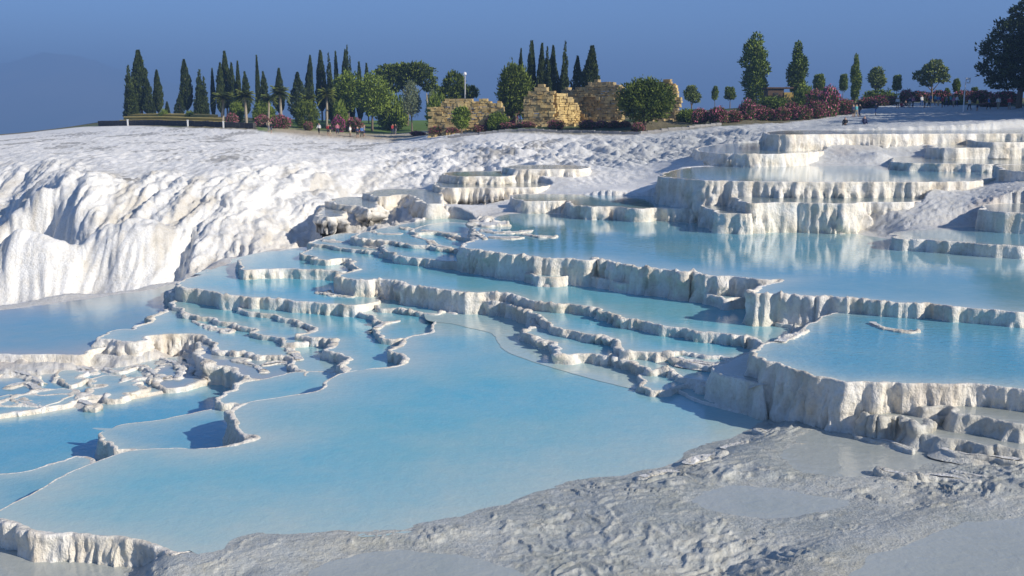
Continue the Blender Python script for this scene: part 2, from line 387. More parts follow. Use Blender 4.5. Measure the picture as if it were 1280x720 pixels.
terrace(2.15, 0.6, [(1120,298,.3),(1150,300),(1195,303),(1240,307),(1280,308),(1350,308),(1350,286,0),(1240,284,0),(1170,286,0),(1130,292,0)], lip=.05, knob=.04, water='grey')
terrace(4.25, 0.8, [(1116,203),(1140,204),(1200,205),(1270,206),(1345,206),(1350,196,.2),(1130,196,.2),(1116,199,.5)], lip=.04, knob=.01, flute=.14, water='film')
terrace(4.3, 0.9, [(1250,211),(1262,214),(1290,215),(1345,215),(1350,205,.2),(1256,206,.3)], lip=.04, knob=.02, water='film')
terrace(4.95, 1.0, [(1167,183),(1172,185),(1230,185),(1280,185),(1350,185),(1350,178,.2),(1175,178,.3)], lip=.04, knob=.01, flute=.12, water='film')
terrace(5.3, 0.6, [(1220,177),(1240,178),(1280,178),(1350,178),(1350,173,.2),(1224,173,.3)], lip=.04, knob=.01, water='film')
terrace(5.7, 1.7, [(955,167.2),(960,168),(978,168.6),(1000,168.5),(1020,168.3),(1060,168),(1100,168),(1200,167.5),(1350,167),(1350,161,.1),(1200,162,.1),(1000,163,.1),(960,165,.3)], lip=.05, knob=.02, flute=.15, water='film')
terrace(4.6, 1.2, [(870,189),(880,190.5),(900,192),(960,193),(1020,190),(1030,182,.2),(960,178,.2),(880,183,.3)], lip=.05, knob=.03, flute=.18, water='film')
# ledges hanging over the gully
terrace(1.45, 0.9, [(398,271),(410,272),(426,271),(430,262,.3),(418,255,.3),(402,262,.5)], lip=.05, knob=.05, over=.5, water='film', flute=.25)
terrace(1.75, 1.3, [(414,253),(430,257),(447,258),(462,262),(470,250,.3),(440,246,.3),(420,248,.4)], lip=.05, knob=.05, over=.5, water='film', flute=.25)
terrace(2.05, 1.7, [(460,242),(470,246),(483,246),(505,244),(522,249),(540,255),(552,250,.3),(545,238,.2),(500,236,.2),(468,238,.4)], lip=.05, knob=.06, over=.8, water='film', flute=.3)
terrace(2.4, 1.4, [(543,233),(560,235),(592,235),(640,235),(675,234),(690,230,.3),(640,226,.2),(560,226,.2)], lip=.05, knob=.03, over=.35, water='film', flute=.3)
terrace(2.9, 0.9, [(555,219),(575,221),(594,221),(630,221),(650,218,.5),(640,214,.2),(565,215,.3)], lip=.05, knob=.02, flute=.2, water='grey')
terrace(3.3, 0.9, [(638,211),(660,212),(700,212),(728,211.5),(735,208,.3),(700,206,.2),(640,207,.3)], lip=.05, knob=.01, flute=.15, water='film')

def rimlet(L, pts, th=1.3, knob=0.09, lip=0.05, wet=0.0, H=0.35):
    a = [(px, py, 1.0) for px, py in pts]
    b = [(px + 1.0, py - th, 1.0) for px, py in pts[::-1]]
    terrace(L - .01, H + wet * 1.2, a + b, lip=lip, knob=knob, flute=0.05, water=None, sw=.3, wet=wet, mea=0.45, toe=.25)
for L, pts in [
 (.88, [(404,301),(416,303),(430,303.5),(447,304)]), (.88, [(455,308),(464,310),(476,311)]), (1.2, [(464,291),(474,293),(488,293.5),(500,293)]), (1.2, [(517,296),(525,299),(534,301),(541,305)]),
 (1.2, [(536,305),(548,308),(561,310)]), (1.22, [(503,286),(516,288),(528,290)]), (1.33, [(531,289),(545,290),(556,292),(566,293)]), (1.2, [(556,296),(572,300),(590,303),(598,305)]),
 (1.72, [(604,289),(622,292),(648,291),(664,289)]), (1.72, [(612,297),(628,298),(646,298)]), (1.72, [(655,294),(672,296),(690,297)]), (1.72, [(590,292),(598,295),(606,299)]),
 (-.54, [(328,417),(342,424),(356,432),(366,441),(374,450)]), (-.54, [(270,400),(290,408),(312,413),(330,421)]), (-.54, [(240,402),(262,410),(285,415)]), (-.66, [(330,457),(350,454),(372,460)]), (-.66, [(300,452),(318,458),(330,466)]),
 (-1.1, [(0,470),(20,466),(40,472),(52,480)]), (-1.12, [(60,463),(90,458),(118,466)]), (-1.1, [(130,461),(150,465),(170,459),(188,463)]), (-1.05, [(200,449),(215,453),(228,462),(222,472)]), (-1.12, [(150,479),(165,474),(183,473)]),
 (-1.12, [(88,481),(100,476),(118,478)]), (-1.14, [(10,485),(30,480),(46,487)]), (-1.0, [(232,440),(246,446),(256,457),(262,468)]), (-1.15, [(20,502),(36,506),(52,512)]), (-1.15, [(95,500),(110,506),(118,512)]), (-1.08, [(185,462),(196,470),(212,474)]),
 (-.1, [(470,411),(482,405),(498,402)]), (-.1, [(455,378),(470,381),(486,381)]), (.14, [(400,367),(420,370),(440,372)]), (.05, [(596,381),(615,384),(640,387),(655,393)]),
 (.76, [(664,346),(676,349),(690,350)]), (.42, [(845,450),(872,455),(905,458),(928,463)]),
 (1.31, [(975,428),(990,421),(1006,415)]), (.86, [(1040,412),(1052,408),(1066,405)])]:
    rimlet(L, pts)
rimlet(1.74, [(598,281),(606,283),(618,283),(632,282)], th=4.5, knob=.32, lip=.1, H=.5)
rimlet(1.33, [(1090,405),(1102,410),(1124,414),(1146,415)], th=1.5, knob=.08, lip=.03)
for L, pts in [(.27, [(1070,546),(1092,551),(1116,556),(1140,565)]), (.36, [(1178,564),(1205,570),(1235,572),(1272,577)]), (.12, [(948,540),(965,545),(985,553),(1000,562)]), (.06, [(905,562),(925,557),(948,561)]), (.3, [(1100,590),(1140,597),(1180,597),(1215,604)]), (.08, [(800,600),(830,592),(858,596)]), (.3, [(1190,592),(1225,598),(1262,606)]),
  (.15, [(930,585),(960,578),(990,582)]), (-.3, [(215,700),(240,706),(262,704)]), (.1, [(860,582),(885,572),(905,575)])]:
    rimlet(L, pts, th=3.0, knob=0.07, wet=.5)

def catmull(P, k):
    n = len(P); out = []
    t = np.linspace(0, 1, k, endpoint=False)[:, None]
    for i in range(n):
        p0, p1, p2, p3 = P[i - 1], P[i], P[(i + 1) % n], P[(i + 2) % n]
        l1 = np.linalg.norm((p2 - p1)[:2]) + 1e-6
        m1 = (p2 - p0) / (np.linalg.norm((p2 - p0)[:2]) + 1e-6) * min(l1, np.linalg.norm((p1 - p0)[:2]) * 1.6 + 1e-6) * 0.9
        m2 = (p3 - p1) / (np.linalg.norm((p3 - p1)[:2]) + 1e-6) * min(l1, np.linalg.norm((p3 - p2)[:2]) * 1.6 + 1e-6) * 0.9
        h = (2 * t ** 3 - 3 * t ** 2 + 1) * p1 + (t ** 3 - 2 * t ** 2 + t) * m1 + (-2 * t ** 3 + 3 * t ** 2) * p2 + (t ** 3 - t ** 2) * m2
        out.append(h)
    return np.concatenate(out)
def normals2(P):
    d = np.roll(P, -2, 0) - np.roll(P, 2, 0)
    d /= (np.linalg.norm(d, axis=1)[:, None] + 1e-9)
    return np.stack([d[:, 1], -d[:, 0]], 1)
def area2(P):
    q = np.roll(P, -1, 0)
    return 0.5 * np.sum(P[:, 0] * q[:, 1] - q[:, 0] * P[:, 1])
def inside(poly, x, y):
    m = (x > poly[:, 0].min()) & (x < poly[:, 0].max()) & (y > poly[:, 1].min()) & (y < poly[:, 1].max())
    res = np.zeros(x.shape, bool)
    if not m.any(): return res
    xx, yy = x[m], y[m]
    c = np.zeros(xx.shape, bool)
    a = poly; b = np.roll(poly, -1, 0)
    for (x1, y1), (x2, y2) in zip(a, b):
        if y1 == y2: continue
        k = (y1 > yy) != (y2 > yy)
        c ^= k & (xx < (x2 - x1) * (yy - y1) / (y2 - y1) + x1)
    res[m] = c
    return res

for d in PL:
    P = np.array([[*at_z(p[0], p[1], d['L'])[:2], p[2]] for p in d['px']])
    if area2(P[:, :2]) < 0: P = P[::-1].copy()
    D = catmull(P, 24)
    D[:, 2] = np.clip(D[:, 2], 0, 1)
    dist = np.hypot(D[:, 0], D[:, 1])
    seg = np.linalg.norm(np.roll(D, -1, 0)[:, :2] - D[:, :2], axis=1)
    # coarser where the outline runs outside the view
    off = np.abs(D[:, 0] / D[:, 1]) > 0.56
    met = np.concatenate([[0], np.cumsum(seg / dist * np.where(off, 0.1, 1.0) * np.where(D[:, 2] < 0.25, 0.5, 1.0))])
    n = max(60, int(met[-1] / 0.0014))
    q = np.linspace(0, met[-1], n, endpoint=False)
    Dc = np.concatenate([D, D[:1]])
    R = np.stack([np.interp(q, met, Dc[:, k]) for k in range(3)], 1)
    xy = R[:, :2]
    N = normals2(xy)
    s = d['L'] * 3.1
    sc = 0.35 + 0.65 * R[:, 2]
    me_ = d['mea']
    lob = np.abs(pn(xy[:, 0] * 0.55, xy[:, 1] * 0.55, s + 14)) * 1.9 - 0.5
    o = me_ * sc * (0.30 * lob + 0.10 * pn(xy[:, 0] * 0.9, xy[:, 1] * 0.9, s) + 0.13 * pn(xy[:, 0] * 2.3, xy[:, 1] * 2.3, s + 5) + 0.06 * pn(xy[:, 0] * 6, xy[:, 1] * 6, s + 9))
    xy = xy + N * o[:, None]
    d['c'] = xy; d['lipf'] = R[:, 2]; d['poly'] = xy[::max(1, len(xy) // 220)]
    d['dist'] = float(np.median(np.hypot(P[:, 0], P[:, 1])))

WHITE = np.array((0.895, 0.88, 0.845))
GREY = np.array((0.385, 0.41, 0.385))
def build_terrace(d):
    xy, lf, L, H = d['c'], d['lipf'], d['L'], d['H']
    n = len(xy)
    N = normals2(xy)
    for _ in range(3):
        N = (np.roll(N, 1, 0) + N + np.roll(N, -1, 0)); N /= np.linalg.norm(N, axis=1)[:, None]
    dist = d['dist']
    nw = int(np.clip(H / (dist * 0.0017), 7, 44))
    s = L * 2.7
    x, y = xy[:, 0], xy[:, 1]
    kn = np.clip(pn(x * 3.4, y * 3.4, s) * 1.5 + 0.15, 0, 1) ** 1.3 + 0.5 * np.clip(pn(x * 8.5, y * 8.5, s + 3) * 1.5, 0, 1)
    zone = sst(-0.3, 0.35, pn(x * 0.8, y * 0.8, s + 8)) * 0.85 + 0.15
    kn = kn * zone * d['knob'] * 0.8 * lf * (0.7 + 0.9 * np.clip(pn(x * 11, y * 11, s + 21) * 1.6 + .2, 0, 1))
    lip = d['lip'] * 0.55 * lf ** 1.5 * (0.75 + 0.6 * pn(x * 2.0, y * 2.0, s + 4))
    rows = []
    wz = np.linspace(0, 1, nw + 1)[1:] ** 1.15
    col = (np.clip(np.abs(pn(x * 2.1, y * 2.1, s + 6)) * 1.9 - 0.15, 0, 1) * 2.2 + 0.9 * np.clip(np.abs(pn(x * 4.6, y * 4.6, s + 16)) * 1.9 - 0.1, 0, 1)) * d['knob'] * lf * zone
    big = np.abs(pn(x * 0.75, y * 0.75, s + 2))
    io = -(0.012 + 0.062 * sst(0.08, 0.55, lf)) * (1 + 0.5 * pn(x * 4, y * 4, s + 30))
    def row(o, z): rows.append(np.stack([x + N[:, 0] * o, y + N[:, 1] * o, z + 0 * o], 1))
    row(np.full(n, -0.34), L - 0.12 + 0 * x)
    row(np.full(n, -0.15), L - 0.03 + 0 * x)
    row(io, L + 0.003 + (lip + kn) * 0.4)
    row(io * .4 + col * 0.5 + kn * 0.15, L + 0.004 + (lip + kn) * 0.95)
    row(0.0 + col * 0.9 + kn * 0.5, L + 0.003 + (lip + kn) * 0.85)
    row(0.018 + col + kn * 0.8, L + (lip + kn) * 0.35 - 0.015)
    hs = min(1.0, H / 0.8)
    fz = 0.35 + 1.25 * sst(-0.35, 0.4, pn(x * 0.5, y * 0.5, s + 40))
    vis = 0.35 + 0.65 * np.clip(lf * 1.3, 0, 1)
    fx = x + 0.55 * pn(x * 0.45, y * 0.45, s + 50) + 0.2 * pn(x * 1.3, y * 1.3, s + 51); fy = y + 0.55 * pn(x * 0.45, y * 0.45, s + 52)
    dr = sst(0.1, 0.5, pn(x * 1.1, y * 1.1, s + 53)) * (0.25 + 0.75 * sst(-.2, .4, pn(x * 3.3, y * 3.3, s + 54)))
    for t in wz:
        z = -H * t - 0.02
        env = sst(0.0, 0.3, t)
        fr = d['flute'] * 1.25 * env * fz * ((np.abs(pn(fx * 2.6, fy * 2.6, z * 0.7 + s)) * 1.9 - 0.35) + 0.6 * (np.abs(pn(fx * 6.2, fy * 6.2, z * 1.4 + s + 3)) * 1.7 - 0.3) + 0.28 * pn(x * 13, y * 13, z * 5 + s))
        bg_ = big * 0.5 * hs * sst(0.05, 0.8, t) * 0.34
        ov = -d['over'] * sst(0.25, 0.7, t) * (0.4 + 0.6 * sst(-0.2, 0.3, pn(x * 1.4, y * 1.4, s + 12)))
        o = 0.02 + vis * d['flute'] * .9 * dr * sst(0, .25, t) * (1 - .8 * sst(.45, .9, t)) + (kn * 0.8 + col * 0.55) * (1 - sst(0, 0.45, t)) + col * .45 + vis * (fr + bg_) + d['toe'] * 0.75 * H * t ** 2.2 + ov
        row(o, L + z + 0 * x)
    sink = 0.05 * (1 - sst(0.03, 0.09, lf))
    for r_ in rows: r_[:, 2] -= sink
    V = np.concatenate(rows)
    nr = len(rows)
    cream = 0.5 + 0.5 * pn(V[:, 0] * 0.7, V[:, 1] * 0.7, V[:, 2] * 2 + 3)
    tint = WHITE[None] * (1 - 0.24 * np.clip(cream, 0, 1)[:, None] * np.array((0.35, 0.62, 1.15)))
    tint = tint * (1 - 0.2 * sst(0.0, 0.5, pn(V[:, 0] * 1.7, V[:, 1] * 1.7, V[:, 2] * .4 + 9))[:, None] * np.array((0.7, 0.85, 1.0)))
    # brown painted into the rim knobs, standing in for their shade
    g = np.zeros((nr, n)); g[3:8] = np.clip(kn / max(d['knob'], 1e-3) - 0.15, 0, 1) * (0.45 if d['knob'] > 0.03 else 0.0)
    g = g.ravel()[:, None]
    tint = tint * (1 - g) + np.array((0.42, 0.37, 0.30)) * g
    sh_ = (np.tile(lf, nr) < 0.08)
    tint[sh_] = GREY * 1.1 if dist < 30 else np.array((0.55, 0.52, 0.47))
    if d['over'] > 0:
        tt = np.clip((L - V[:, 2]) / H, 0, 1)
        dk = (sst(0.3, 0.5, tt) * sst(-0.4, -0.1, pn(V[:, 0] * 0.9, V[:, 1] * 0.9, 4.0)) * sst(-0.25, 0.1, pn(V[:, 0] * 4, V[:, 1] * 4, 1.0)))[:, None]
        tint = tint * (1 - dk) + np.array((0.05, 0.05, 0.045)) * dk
    if d['wet'] > 0:
        tint = tint * (1 - d['wet']) + GREY * d['wet']
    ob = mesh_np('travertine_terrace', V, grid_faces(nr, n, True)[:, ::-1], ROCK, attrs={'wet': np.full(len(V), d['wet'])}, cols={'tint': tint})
    ob['kind'] = 'structure'
    # the water sheet
    ins = xy + N * np.where(lf < 0.06, 0.45, io - .012)[:, None]
    st = max(1, n // 900)
    ins = ins[::st]
    step = max(0.22, dist * 0.013)
    ext = max(np.ptp(ins[:, 0]), np.ptp(ins[:, 1]))
    step = max(step, ext / 75)
    gx, gy = np.meshgrid(np.arange(ins[:, 0].min(), ins[:, 0].max(), step), np.arange(ins[:, 1].min(), ins[:, 1].max(), step))
    gx = gx.ravel() + RS.uniform(-.2, .2, gx.size) * step; gy = gy.ravel() + RS.uniform(-.2, .2, gy.size) * step
    m = inside(ins, gx, gy)
    pts = np.stack([gx[m], gy[m]], 1)
    if len(pts):
        lfi = np.where(lf[::st] < 0.06, 0.4, 1.0)
        hh_ = [np.hypot(pts[i:i + 400, None, 0] - ins[None, :, 0], pts[i:i + 400, None, 1] - ins[None, :, 1]) for i in range(0, len(pts), 400)]
        dd = np.concatenate([h.min(1) for h in hh_]); dw = np.concatenate([(h * lfi[None]).min(1) for h in hh_]); del hh_
        kp = dd > step * 0.35; pts, dd = pts[kp], dw[kp]
    else:
        dd = np.zeros(0)
    # extra rings close to the rim carry the shallow margin
    allp = [Vector(p) for p in ins] + [Vector(p) for p in pts]
    k = len(ins)
    ed = [(i, (i + 1) % k) for i in range(k)]
    r = delaunay_2d_cdt(allp, ed, [], 1, 1e-5)
    vs = np.array([(v.x, v.y) for v in r[0]])
    dep = np.zeros(len(vs))
    for i, oi in enumerate(r[3]):
        q = [j for j in oi if j >= k]
        if q: dep[i] = 1 - math.exp(-dd[q[0] - k] / d['sw'])
    tri = np.array([f for f in r[2] if len(f) == 3])
    V3 = np.concatenate([vs, np.full((len(vs), 1), L)], 1)
    if d['water'] is None: V3[:, 2] += 0.0343 + 0.22 * np.clip(pn(vs[:, 0] * 2.2, vs[:, 1] * 2.2, s) + .25, 0, 1) * (dep > 0)
    a_, b_, c_ = V3[tri[:, 0]], V3[tri[:, 1]], V3[tri[:, 2]]
    flip = np.cross(b_ - a_, c_ - a_)[:, 2] < 0
    tri[flip] = tri[flip][:, ::-1]
    if d['water'] is None:
        mesh_np('rock_top', V3, tri, ROCK, ob, attrs={'wet': np.zeros(len(V3))}, cols={'tint': np.tile(WHITE * .85, (len(V3), 1))})
        return
    wo = mesh_np('pool_water', V3, tri, WAT[d['water']], ob, attrs={'depth': dep})
    wo['kind'] = 'structure'
for d in PL:
    build_terrace(d)

# ------------------------------------------------------------------ terrain
CP = []
def gz(px, py, z):
    p = at_z(px, py, z); CP.append(p)
def gy(px, py, Y, dz=0.0):
    p = at_y(px, py, Y); p[2] += dz; CP.append(p)
def gw(px, Y, z):
    CP.append(np.array(((px - 640) / F * Y, Y, z)))
# foreground sinter
for a in [(905,548,.03),(870,556,.03),(840,575,.03),(788,592,.03),(740,598,.03),(709,602,.03),(641,626,.03),(565,645,.03),(503,659,.03),(420,664,.02),(350,665,.02),(310,668,.0),(260,688,-.03),
          (850,640,.05),(940,600,.12),(960,560,.12),(1000,540,.18),(1000,650,.1),(1100,640,.18),(1200,600,.32),(1280,570,.42),(1340,560,.5),(1280,650,.3),(1280,720,.25),(1400,720,.3),(1100,720,.1),(900,720,.0),(700,720,-.08),(700,660,-.02),(560,690,-.06),(480,720,-.12),(380,690,-.08),(380,720,-.2),(300,700,-.12),(270,720,-.28),
          (230,700,-.25),(200,705,-.38),(150,690,-.42),(0,690,-.45),(100,720,-.45),(0,720,-.48),(-100,700,-.5),(-100,760,-.5),(300,800,-.3),(700,800,-.1),(1200,800,.1),(1500,650,.5),
          (940,540,.05),(965,535,.1),(1060,535,.2),(1160,545,.4),(1200,560,.42),(990,600,.15)]: gz(*a)
# left low ground
for a in [(0,466,-1.1),(40,470,-1.15),(90,462,-1.1),(110,470,-1.15),(150,462,-1.12),(200,445,-1.0),(240,440,-.95),(80,480,-1.14),(20,490,-1.16),(150,455,-1.1),(260,470,-1.15),(180,500,-1.35),(-60,470,-1.1),(-120,500,-1.2),(-120,440,-1.2)]: gz(*a)
# dry apron along the edge of the drop
for a in [(-60,392,-.72),(0,386,-.7),(60,378,-.7),(100,364,-.45),(120,371,-.72),(190,358,-.7),(190,349,-.2),(215,352,-.5),(240,337,.08),(262,336,.2),(290,327,.28),(300,322,.5),(340,314,.6),(400,300,.95),(425,291,1.1),(460,283,1.22),(520,273,1.32),(560,268,1.55),(600,262,1.76),(640,256,1.85),(640,264,1.75),(700,264,1.75)]: gz(*a)
# beyond the edge: gully floor (out of sight)
for px, Y, z in [(-60,51,-2.6),(0,52,-2.4),(100,52,-2.2),(190,54,-2),(300,54,-1.3),(380,57,-.4),(440,60,0),(500,65,.4),(560,70,.9)]: gw(px, Y, z)
# white cliff
for a in [(0,372,56),(0,320,60),(0,300,63),(0,240,81),(0,215,85),(0,195,97),(0,180,130),(0,170,190),(-80,300,60),(-80,240,78),(-80,200,100),(-80,175,160),
          (125,340,57.5),(105,300,60.5),(85,262,63.5),(72,240,66),(60,228,71),(60,205,83),(60,187,108),(60,170,165),
          (150,352,56),(150,300,60),(150,262,63),(150,235,66.5),(150,220,71),(150,200,83),(150,182,108),(150,165,165),
          (230,340,57),(230,290,60),(230,250,64),(230,225,68),(230,205,79),(230,187,102),(230,168,150),
          (300,322,57),(300,280,61),(300,240,66),(300,215,72),(300,198,83),(300,185,102),(300,172,145),
          (400,298,63),(400,280,66),(400,250,71),(400,220,78),(400,200,90),(400,188,106),(400,178,155),
          (450,262,76),(500,240,82),(500,215,91),(500,200,105),(500,190,122),(500,178,160),
          (600,224,86),(600,205,94),(600,190,105),(600,180,125),(700,200,94),(700,190,105),(700,172,130),
          (760,240,64),(720,230,74),(800,243,62),(800,225,75),(800,200,95),(800,180,115),(800,165,135),(870,215,72),(900,200,85),(900,180,105),(900,160,130),
          (1000,204,72.5),(1080,204,72.5),(1000,193,76),(1060,192,76),(1100,191,77),(960,195,74),(1000,165,100),(1000,158,130),(1000,148,160),(1100,165,95),(1100,155,120),(1100,140,160),(1100,126,200),(1200,163,95),(1200,150,125),(1200,138,158),(1200,128,190),
          (1280,163,90),(1280,145,128),(1280,134,158),(1360,160,90),(1360,145,120),(1360,132,160)]: gy(*a)
for px, Y, z in [(30,66,-1.0),(0,66,-.8),(25,72,.8),(-40,68,-1.2),(20,77,1.3),(10,61,-2.4),(50,63.5,-1.6),(80,60,-2.0),(108,57.5,-2.0),(60,57,-2.0),(-10,74,.5)]: gw(px, Y, z)
# right slopes between the terraces
for a in [(1000,292,1.62),(1060,288,1.76),(1040,290,1.75),(1100,292,1.9),(1130,300,1.8),(1200,311,1.75),(1280,319,1.75),(1340,324,1.75),(1140,275,2.4),(1200,275,2.6),(1200,262,2.8),(1150,257,2.9),(1280,250,3.3),(1230,240,3.4),(1340,250,3.4),(1240,233,3.6),(1290,290,2.2),(1100,210,3.85),(1180,213,3.9),(1150,195,4.4),(1300,197,4.4),(1100,188,4.75),(1300,225,3.9)]: gz(*a)
# plateau
for a in [(130,152,215),(170,150,205),(250,157,178),(320,163,165),(350,170,160),(450,170,172),(500,165,186),(420,158,192),(480,156,198),(540,157,192),(560,165,158),(600,163,150),(660,160,142),(700,163,140),(800,157,140),(860,152,148),(900,150,150),(960,136,175),(1020,130,185),(400,150,230),(250,146,230),(560,150,230),(700,148,230),(900,138,230),(1100,123,240),(1280,122,230)]: gy(*a)
for px, Y, z in [(-100,260,2),(60,240,2),(-100,300,-6),(60,300,-5),(300,290,4),(640,300,5),(900,300,8),(1300,300,10),(1400,200,9),(1500,120,7)]: gw(px, Y, z)

def top_level(x, y):
    t = np.full(x.shape, -99.0)
    for d in PL:
        if d['water'] is None: continue
        m = inside(d['poly'], x, y)
        t[m] = np.maximum(t[m], d['L'])
    return t
# points under the pools
sx, sy = [], []
Y = 12.0
while Y < 85:
    for a in np.arange(-0.52, 0.53, 0.035):
        sx.append(a * Y); sy.append(Y)
    Y *= 1.055
sx, sy = np.array(sx), np.array(sy)
tl = top_level(sx, sy)
for x, y, t in zip(sx, sy, tl):
    if t > -50: CP.append(np.array((x, y, t - 0.3)))
CP = np.array(CP)
def polar(x, y): return np.stack([x / y * 10.0, np.log(y) * 6.0], -1)
CU = polar(CP[:, 0], CP[:, 1])
def phi(r): return np.sqrt(r * r + 0.02)
A = phi(np.linalg.norm(CU[:, None] - CU[None], axis=2)) + np.eye(len(CU)) * -0.012
n_ = len(CU)
M = np.zeros((n_ + 3, n_ + 3)); M[:n_, :n_] = A; M[:n_, n_] = 1; M[:n_, n_ + 1:] = CU
M[n_:, :n_] = M[:n_, n_:].T
SOL = np.linalg.solve(M, np.concatenate([CP[:, 2], [0, 0, 0]]))
def base_z(x, y):
    x = np.asarray(x, float).ravel(); y = np.asarray(y, float).ravel()
    u = polar(x, y); out = np.empty(len(u))
    for i in range(0, len(u), 4000):
        r = np.linalg.norm(u[i:i + 4000, None] - CU[None], axis=2)
        out[i:i + 4000] = phi(r) @ SOL[:n_] + SOL[n_] + u[i:i + 4000] @ SOL[n_ + 1:]
    return out

aa = np.concatenate([np.linspace(-0.80, -0.50, 50, endpoint=False), np.arange(-0.50, 0.50, 0.00155), np.linspace(0.50, 0.85, 60)])
ys = [6.0]
while ys[-1] < 320:
    y = ys[-1]
    k = 0.02 if y < 12 else 0.0024 if y < 26 else 0.006 if y < 44 else 0.003 if y < 55 else 0.0021 if y < 96 else 0.0045 if y < 150 else 0.012
    ys.append(y * (1 + k))
ys = np.array(ys)
nr, nc = len(ys), len(aa)
ci = np.unique(np.concatenate([np.arange(0, nc, 5), [nc - 1]])); ri = np.unique(np.concatenate([np.arange(0, nr, 4), [nr - 1]]))
zc = base_z((aa[ci][None] * ys[ri][:, None]), np.broadcast_to(ys[ri][:, None], (len(ri), len(ci)))).reshape(len(ri), len(ci))
t1 = np.stack([np.interp(aa, aa[ci], zc[i]) for i in range(len(ri))])
fr = np.interp(np.arange(nr), ri, np.arange(len(ri))); i0 = np.clip(fr.astype(int), 0, len(ri) - 2); f0 = (fr - i0)[:, None]
f0 = f0 * f0 * (3 - 2 * f0) * 0.3 + f0 * 0.7
ZB = t1[i0] * (1 - f0) + t1[i0 + 1] * f0
X = aa[None] * ys[:, None]; Yg = np.broadcast_to(ys[:, None], X.shape).copy()
AA = np.broadcast_to(aa[None], X.shape)
# domes on the cliff's left flank
dmask = np.zeros_like(ZB)
def dome(px, py, Y, r, h, ey=1.0):
    global ZB, dmask
    c = at_y(px, py, Y)
    q = ((X - c[0]) / r) ** 2 + ((Yg - c[1]) / (r * ey)) ** 2
    dmask = np.maximum(dmask, np.exp(-q ** 2 * .5))
    ZB = ZB + h * np.exp(-q ** 1.5) * (1 + 0.15 * pn(X * 0.8, Yg * 0.8))
dome(66, 330, 57.0, 2.5, 2.7, .8)
dome(5, 335, 56.5, 1.5, 1.5, 1.2)
dome(37, 290, 64.5, 1.5, 3.3, .9)
dome(172, 300, 58.0, 1.7, 1.9, 1.3)
dome(128, 300, 59.0, 0.9, .7, 1.6)
# plan-space zone masks
left = 1 - sst(0.02, 0.12, AA)
m_near = 1 - sst(28, 36, Yg)
m_mid = sst(28, 36, Yg) * (1 - sst(50, 56, Yg))
m_cliff = sst(53, 57, Yg) * (1 - .75 * sst(72, 95, Yg)) * (1 - sst(110, 145, Yg)) * (1 - sst(-0.11, -0.04, AA))
m_scal = sst(78, 92, Yg) * (1 - sst(118, 135, Yg)) * sst(-0.16, -0.08, AA) * (1 - sst(0.20, 0.26, AA))
m_up = sst(66, 80, Yg) * (1 - sst(170, 185, Yg))
m_rs = sst(40, 44, Yg) * sst(0.20, 0.26, AA) * (1 - sst(95, 110, Yg))
gX = np.gradient(ZB, axis=1) / np.gradient(X, axis=1); gY = np.gradient(ZB, axis=0) / np.gradient(Yg, axis=0) - gX * AA
nn = np.sqrt(gX ** 2 + gY ** 2 + 1)
NX, NY, NZ = -gX / nn, -gY / nn, 1 / nn
slope = sst(0.03, 0.2, np.sqrt(gX ** 2 + gY ** 2))
D = np.zeros_like(ZB)
wx = X + 0.5 * pn(X * 0.5, Yg * 0.4, 3.3)
D += m_cliff * (1 - .6 * dmask) * slope * (0.45 * 0.8 * (np.abs(pn(wx * 0.34, Yg * 0.09, 1.1)) * 1.8 - 0.4) + 0.27 * (np.abs(pn(wx * 0.85, Yg * 0.2, 2.2)) * 1.8 - 0.4) + 0.20 * (np.abs(pn(wx * 2.0, Yg * 0.55, 3.1)) * 1.8 - 0.4) + 0.10 * (np.abs(pn(wx * 4.3 + Yg * .6, Yg * 1.3, 4.1)) * 1.8 - .4) + .03 * pn(wx * 9, Yg * 4, 4.7))
wX = X + 0.6 * Yg * 0.5
D += m_scal * (0.42 * (np.abs(pn(wX * 0.33, Yg * 0.2, 7.1)) * 1.8 - 0.4) + 0.26 * (np.abs(pn(wX * 0.8, Yg * 0.42, 8.2)) * 1.8 - 0.4) + 0.16 * (np.abs(pn(wX * 1.9, Yg * 1.0, 9.1)) * 1.8 - .4) + .05 * pn(wX * 4, Yg * 2.5, 9.7))
D += m_up * (1 - slope * 0.5) * (0.10 * fb(X * 0.6, Yg * 0.2, 5.0) + 0.07 * pn(X * 3.1 + .3 * Yg, Yg * .5, 5.6) + 0.07 * (np.abs(pn(X * 1.6, Yg * .6, 6.0)) * 1.8 - .4))
# small rimmed steps on the flat sinter
def steps(g, K, amp, edge=0.14):
    v = g * K; fl = np.floor(v); f = v - fl
    return amp * ((fl + sst(1 - edge, 1.0, f)) / K) , np.exp(-((f - 0.9) / 0.10) ** 2)
qx = X + 0.35 * pn(X * 1.3, Yg * 1.3, 11.5) + 0.12 * pn(X * 3.7, Yg * 3.7, 12.5); qy = Yg + 0.35 * pn(X * 1.3, Yg * 1.3, 13.5) + 0.12 * pn(X * 3.7, Yg * 3.7, 14.5)
g1 = 0.30 * (qy - 18) - 0.07 * qx + 0.50 * pn(qx * 0.20, qy * 0.30, 0.5) + 0.36 * pn(qx * 0.55, qy * 0.75, 4.5) + 0.16 * pn(qx * 1.7, qy * 2.2, 2.5)
h1, r1 = steps(g1, 7.0, 0.58, .08)
rough = sst(-0.3, 0.25, pn(X * 0.16 + 3, Yg * 0.2, 9.5) + 0.25 * (X > 0))
fine = 0.02 * np.abs(pn(X * 3.2, Yg * 4.0, 3.5)) + 0.008 * pn(X * 8, Yg * 9, 6.5)
h1b, r1b = steps(g1 * .6 + .22 * pn(qx * 1.1, qy * 1.5, 31.) + .06 * pn(X * 4, Yg * 5, 32.), 14.0, 0.50, .10)
den = sst(-.1, .3, pn(X * .3, Yg * .4, 33.) + .1 * (X > -2))
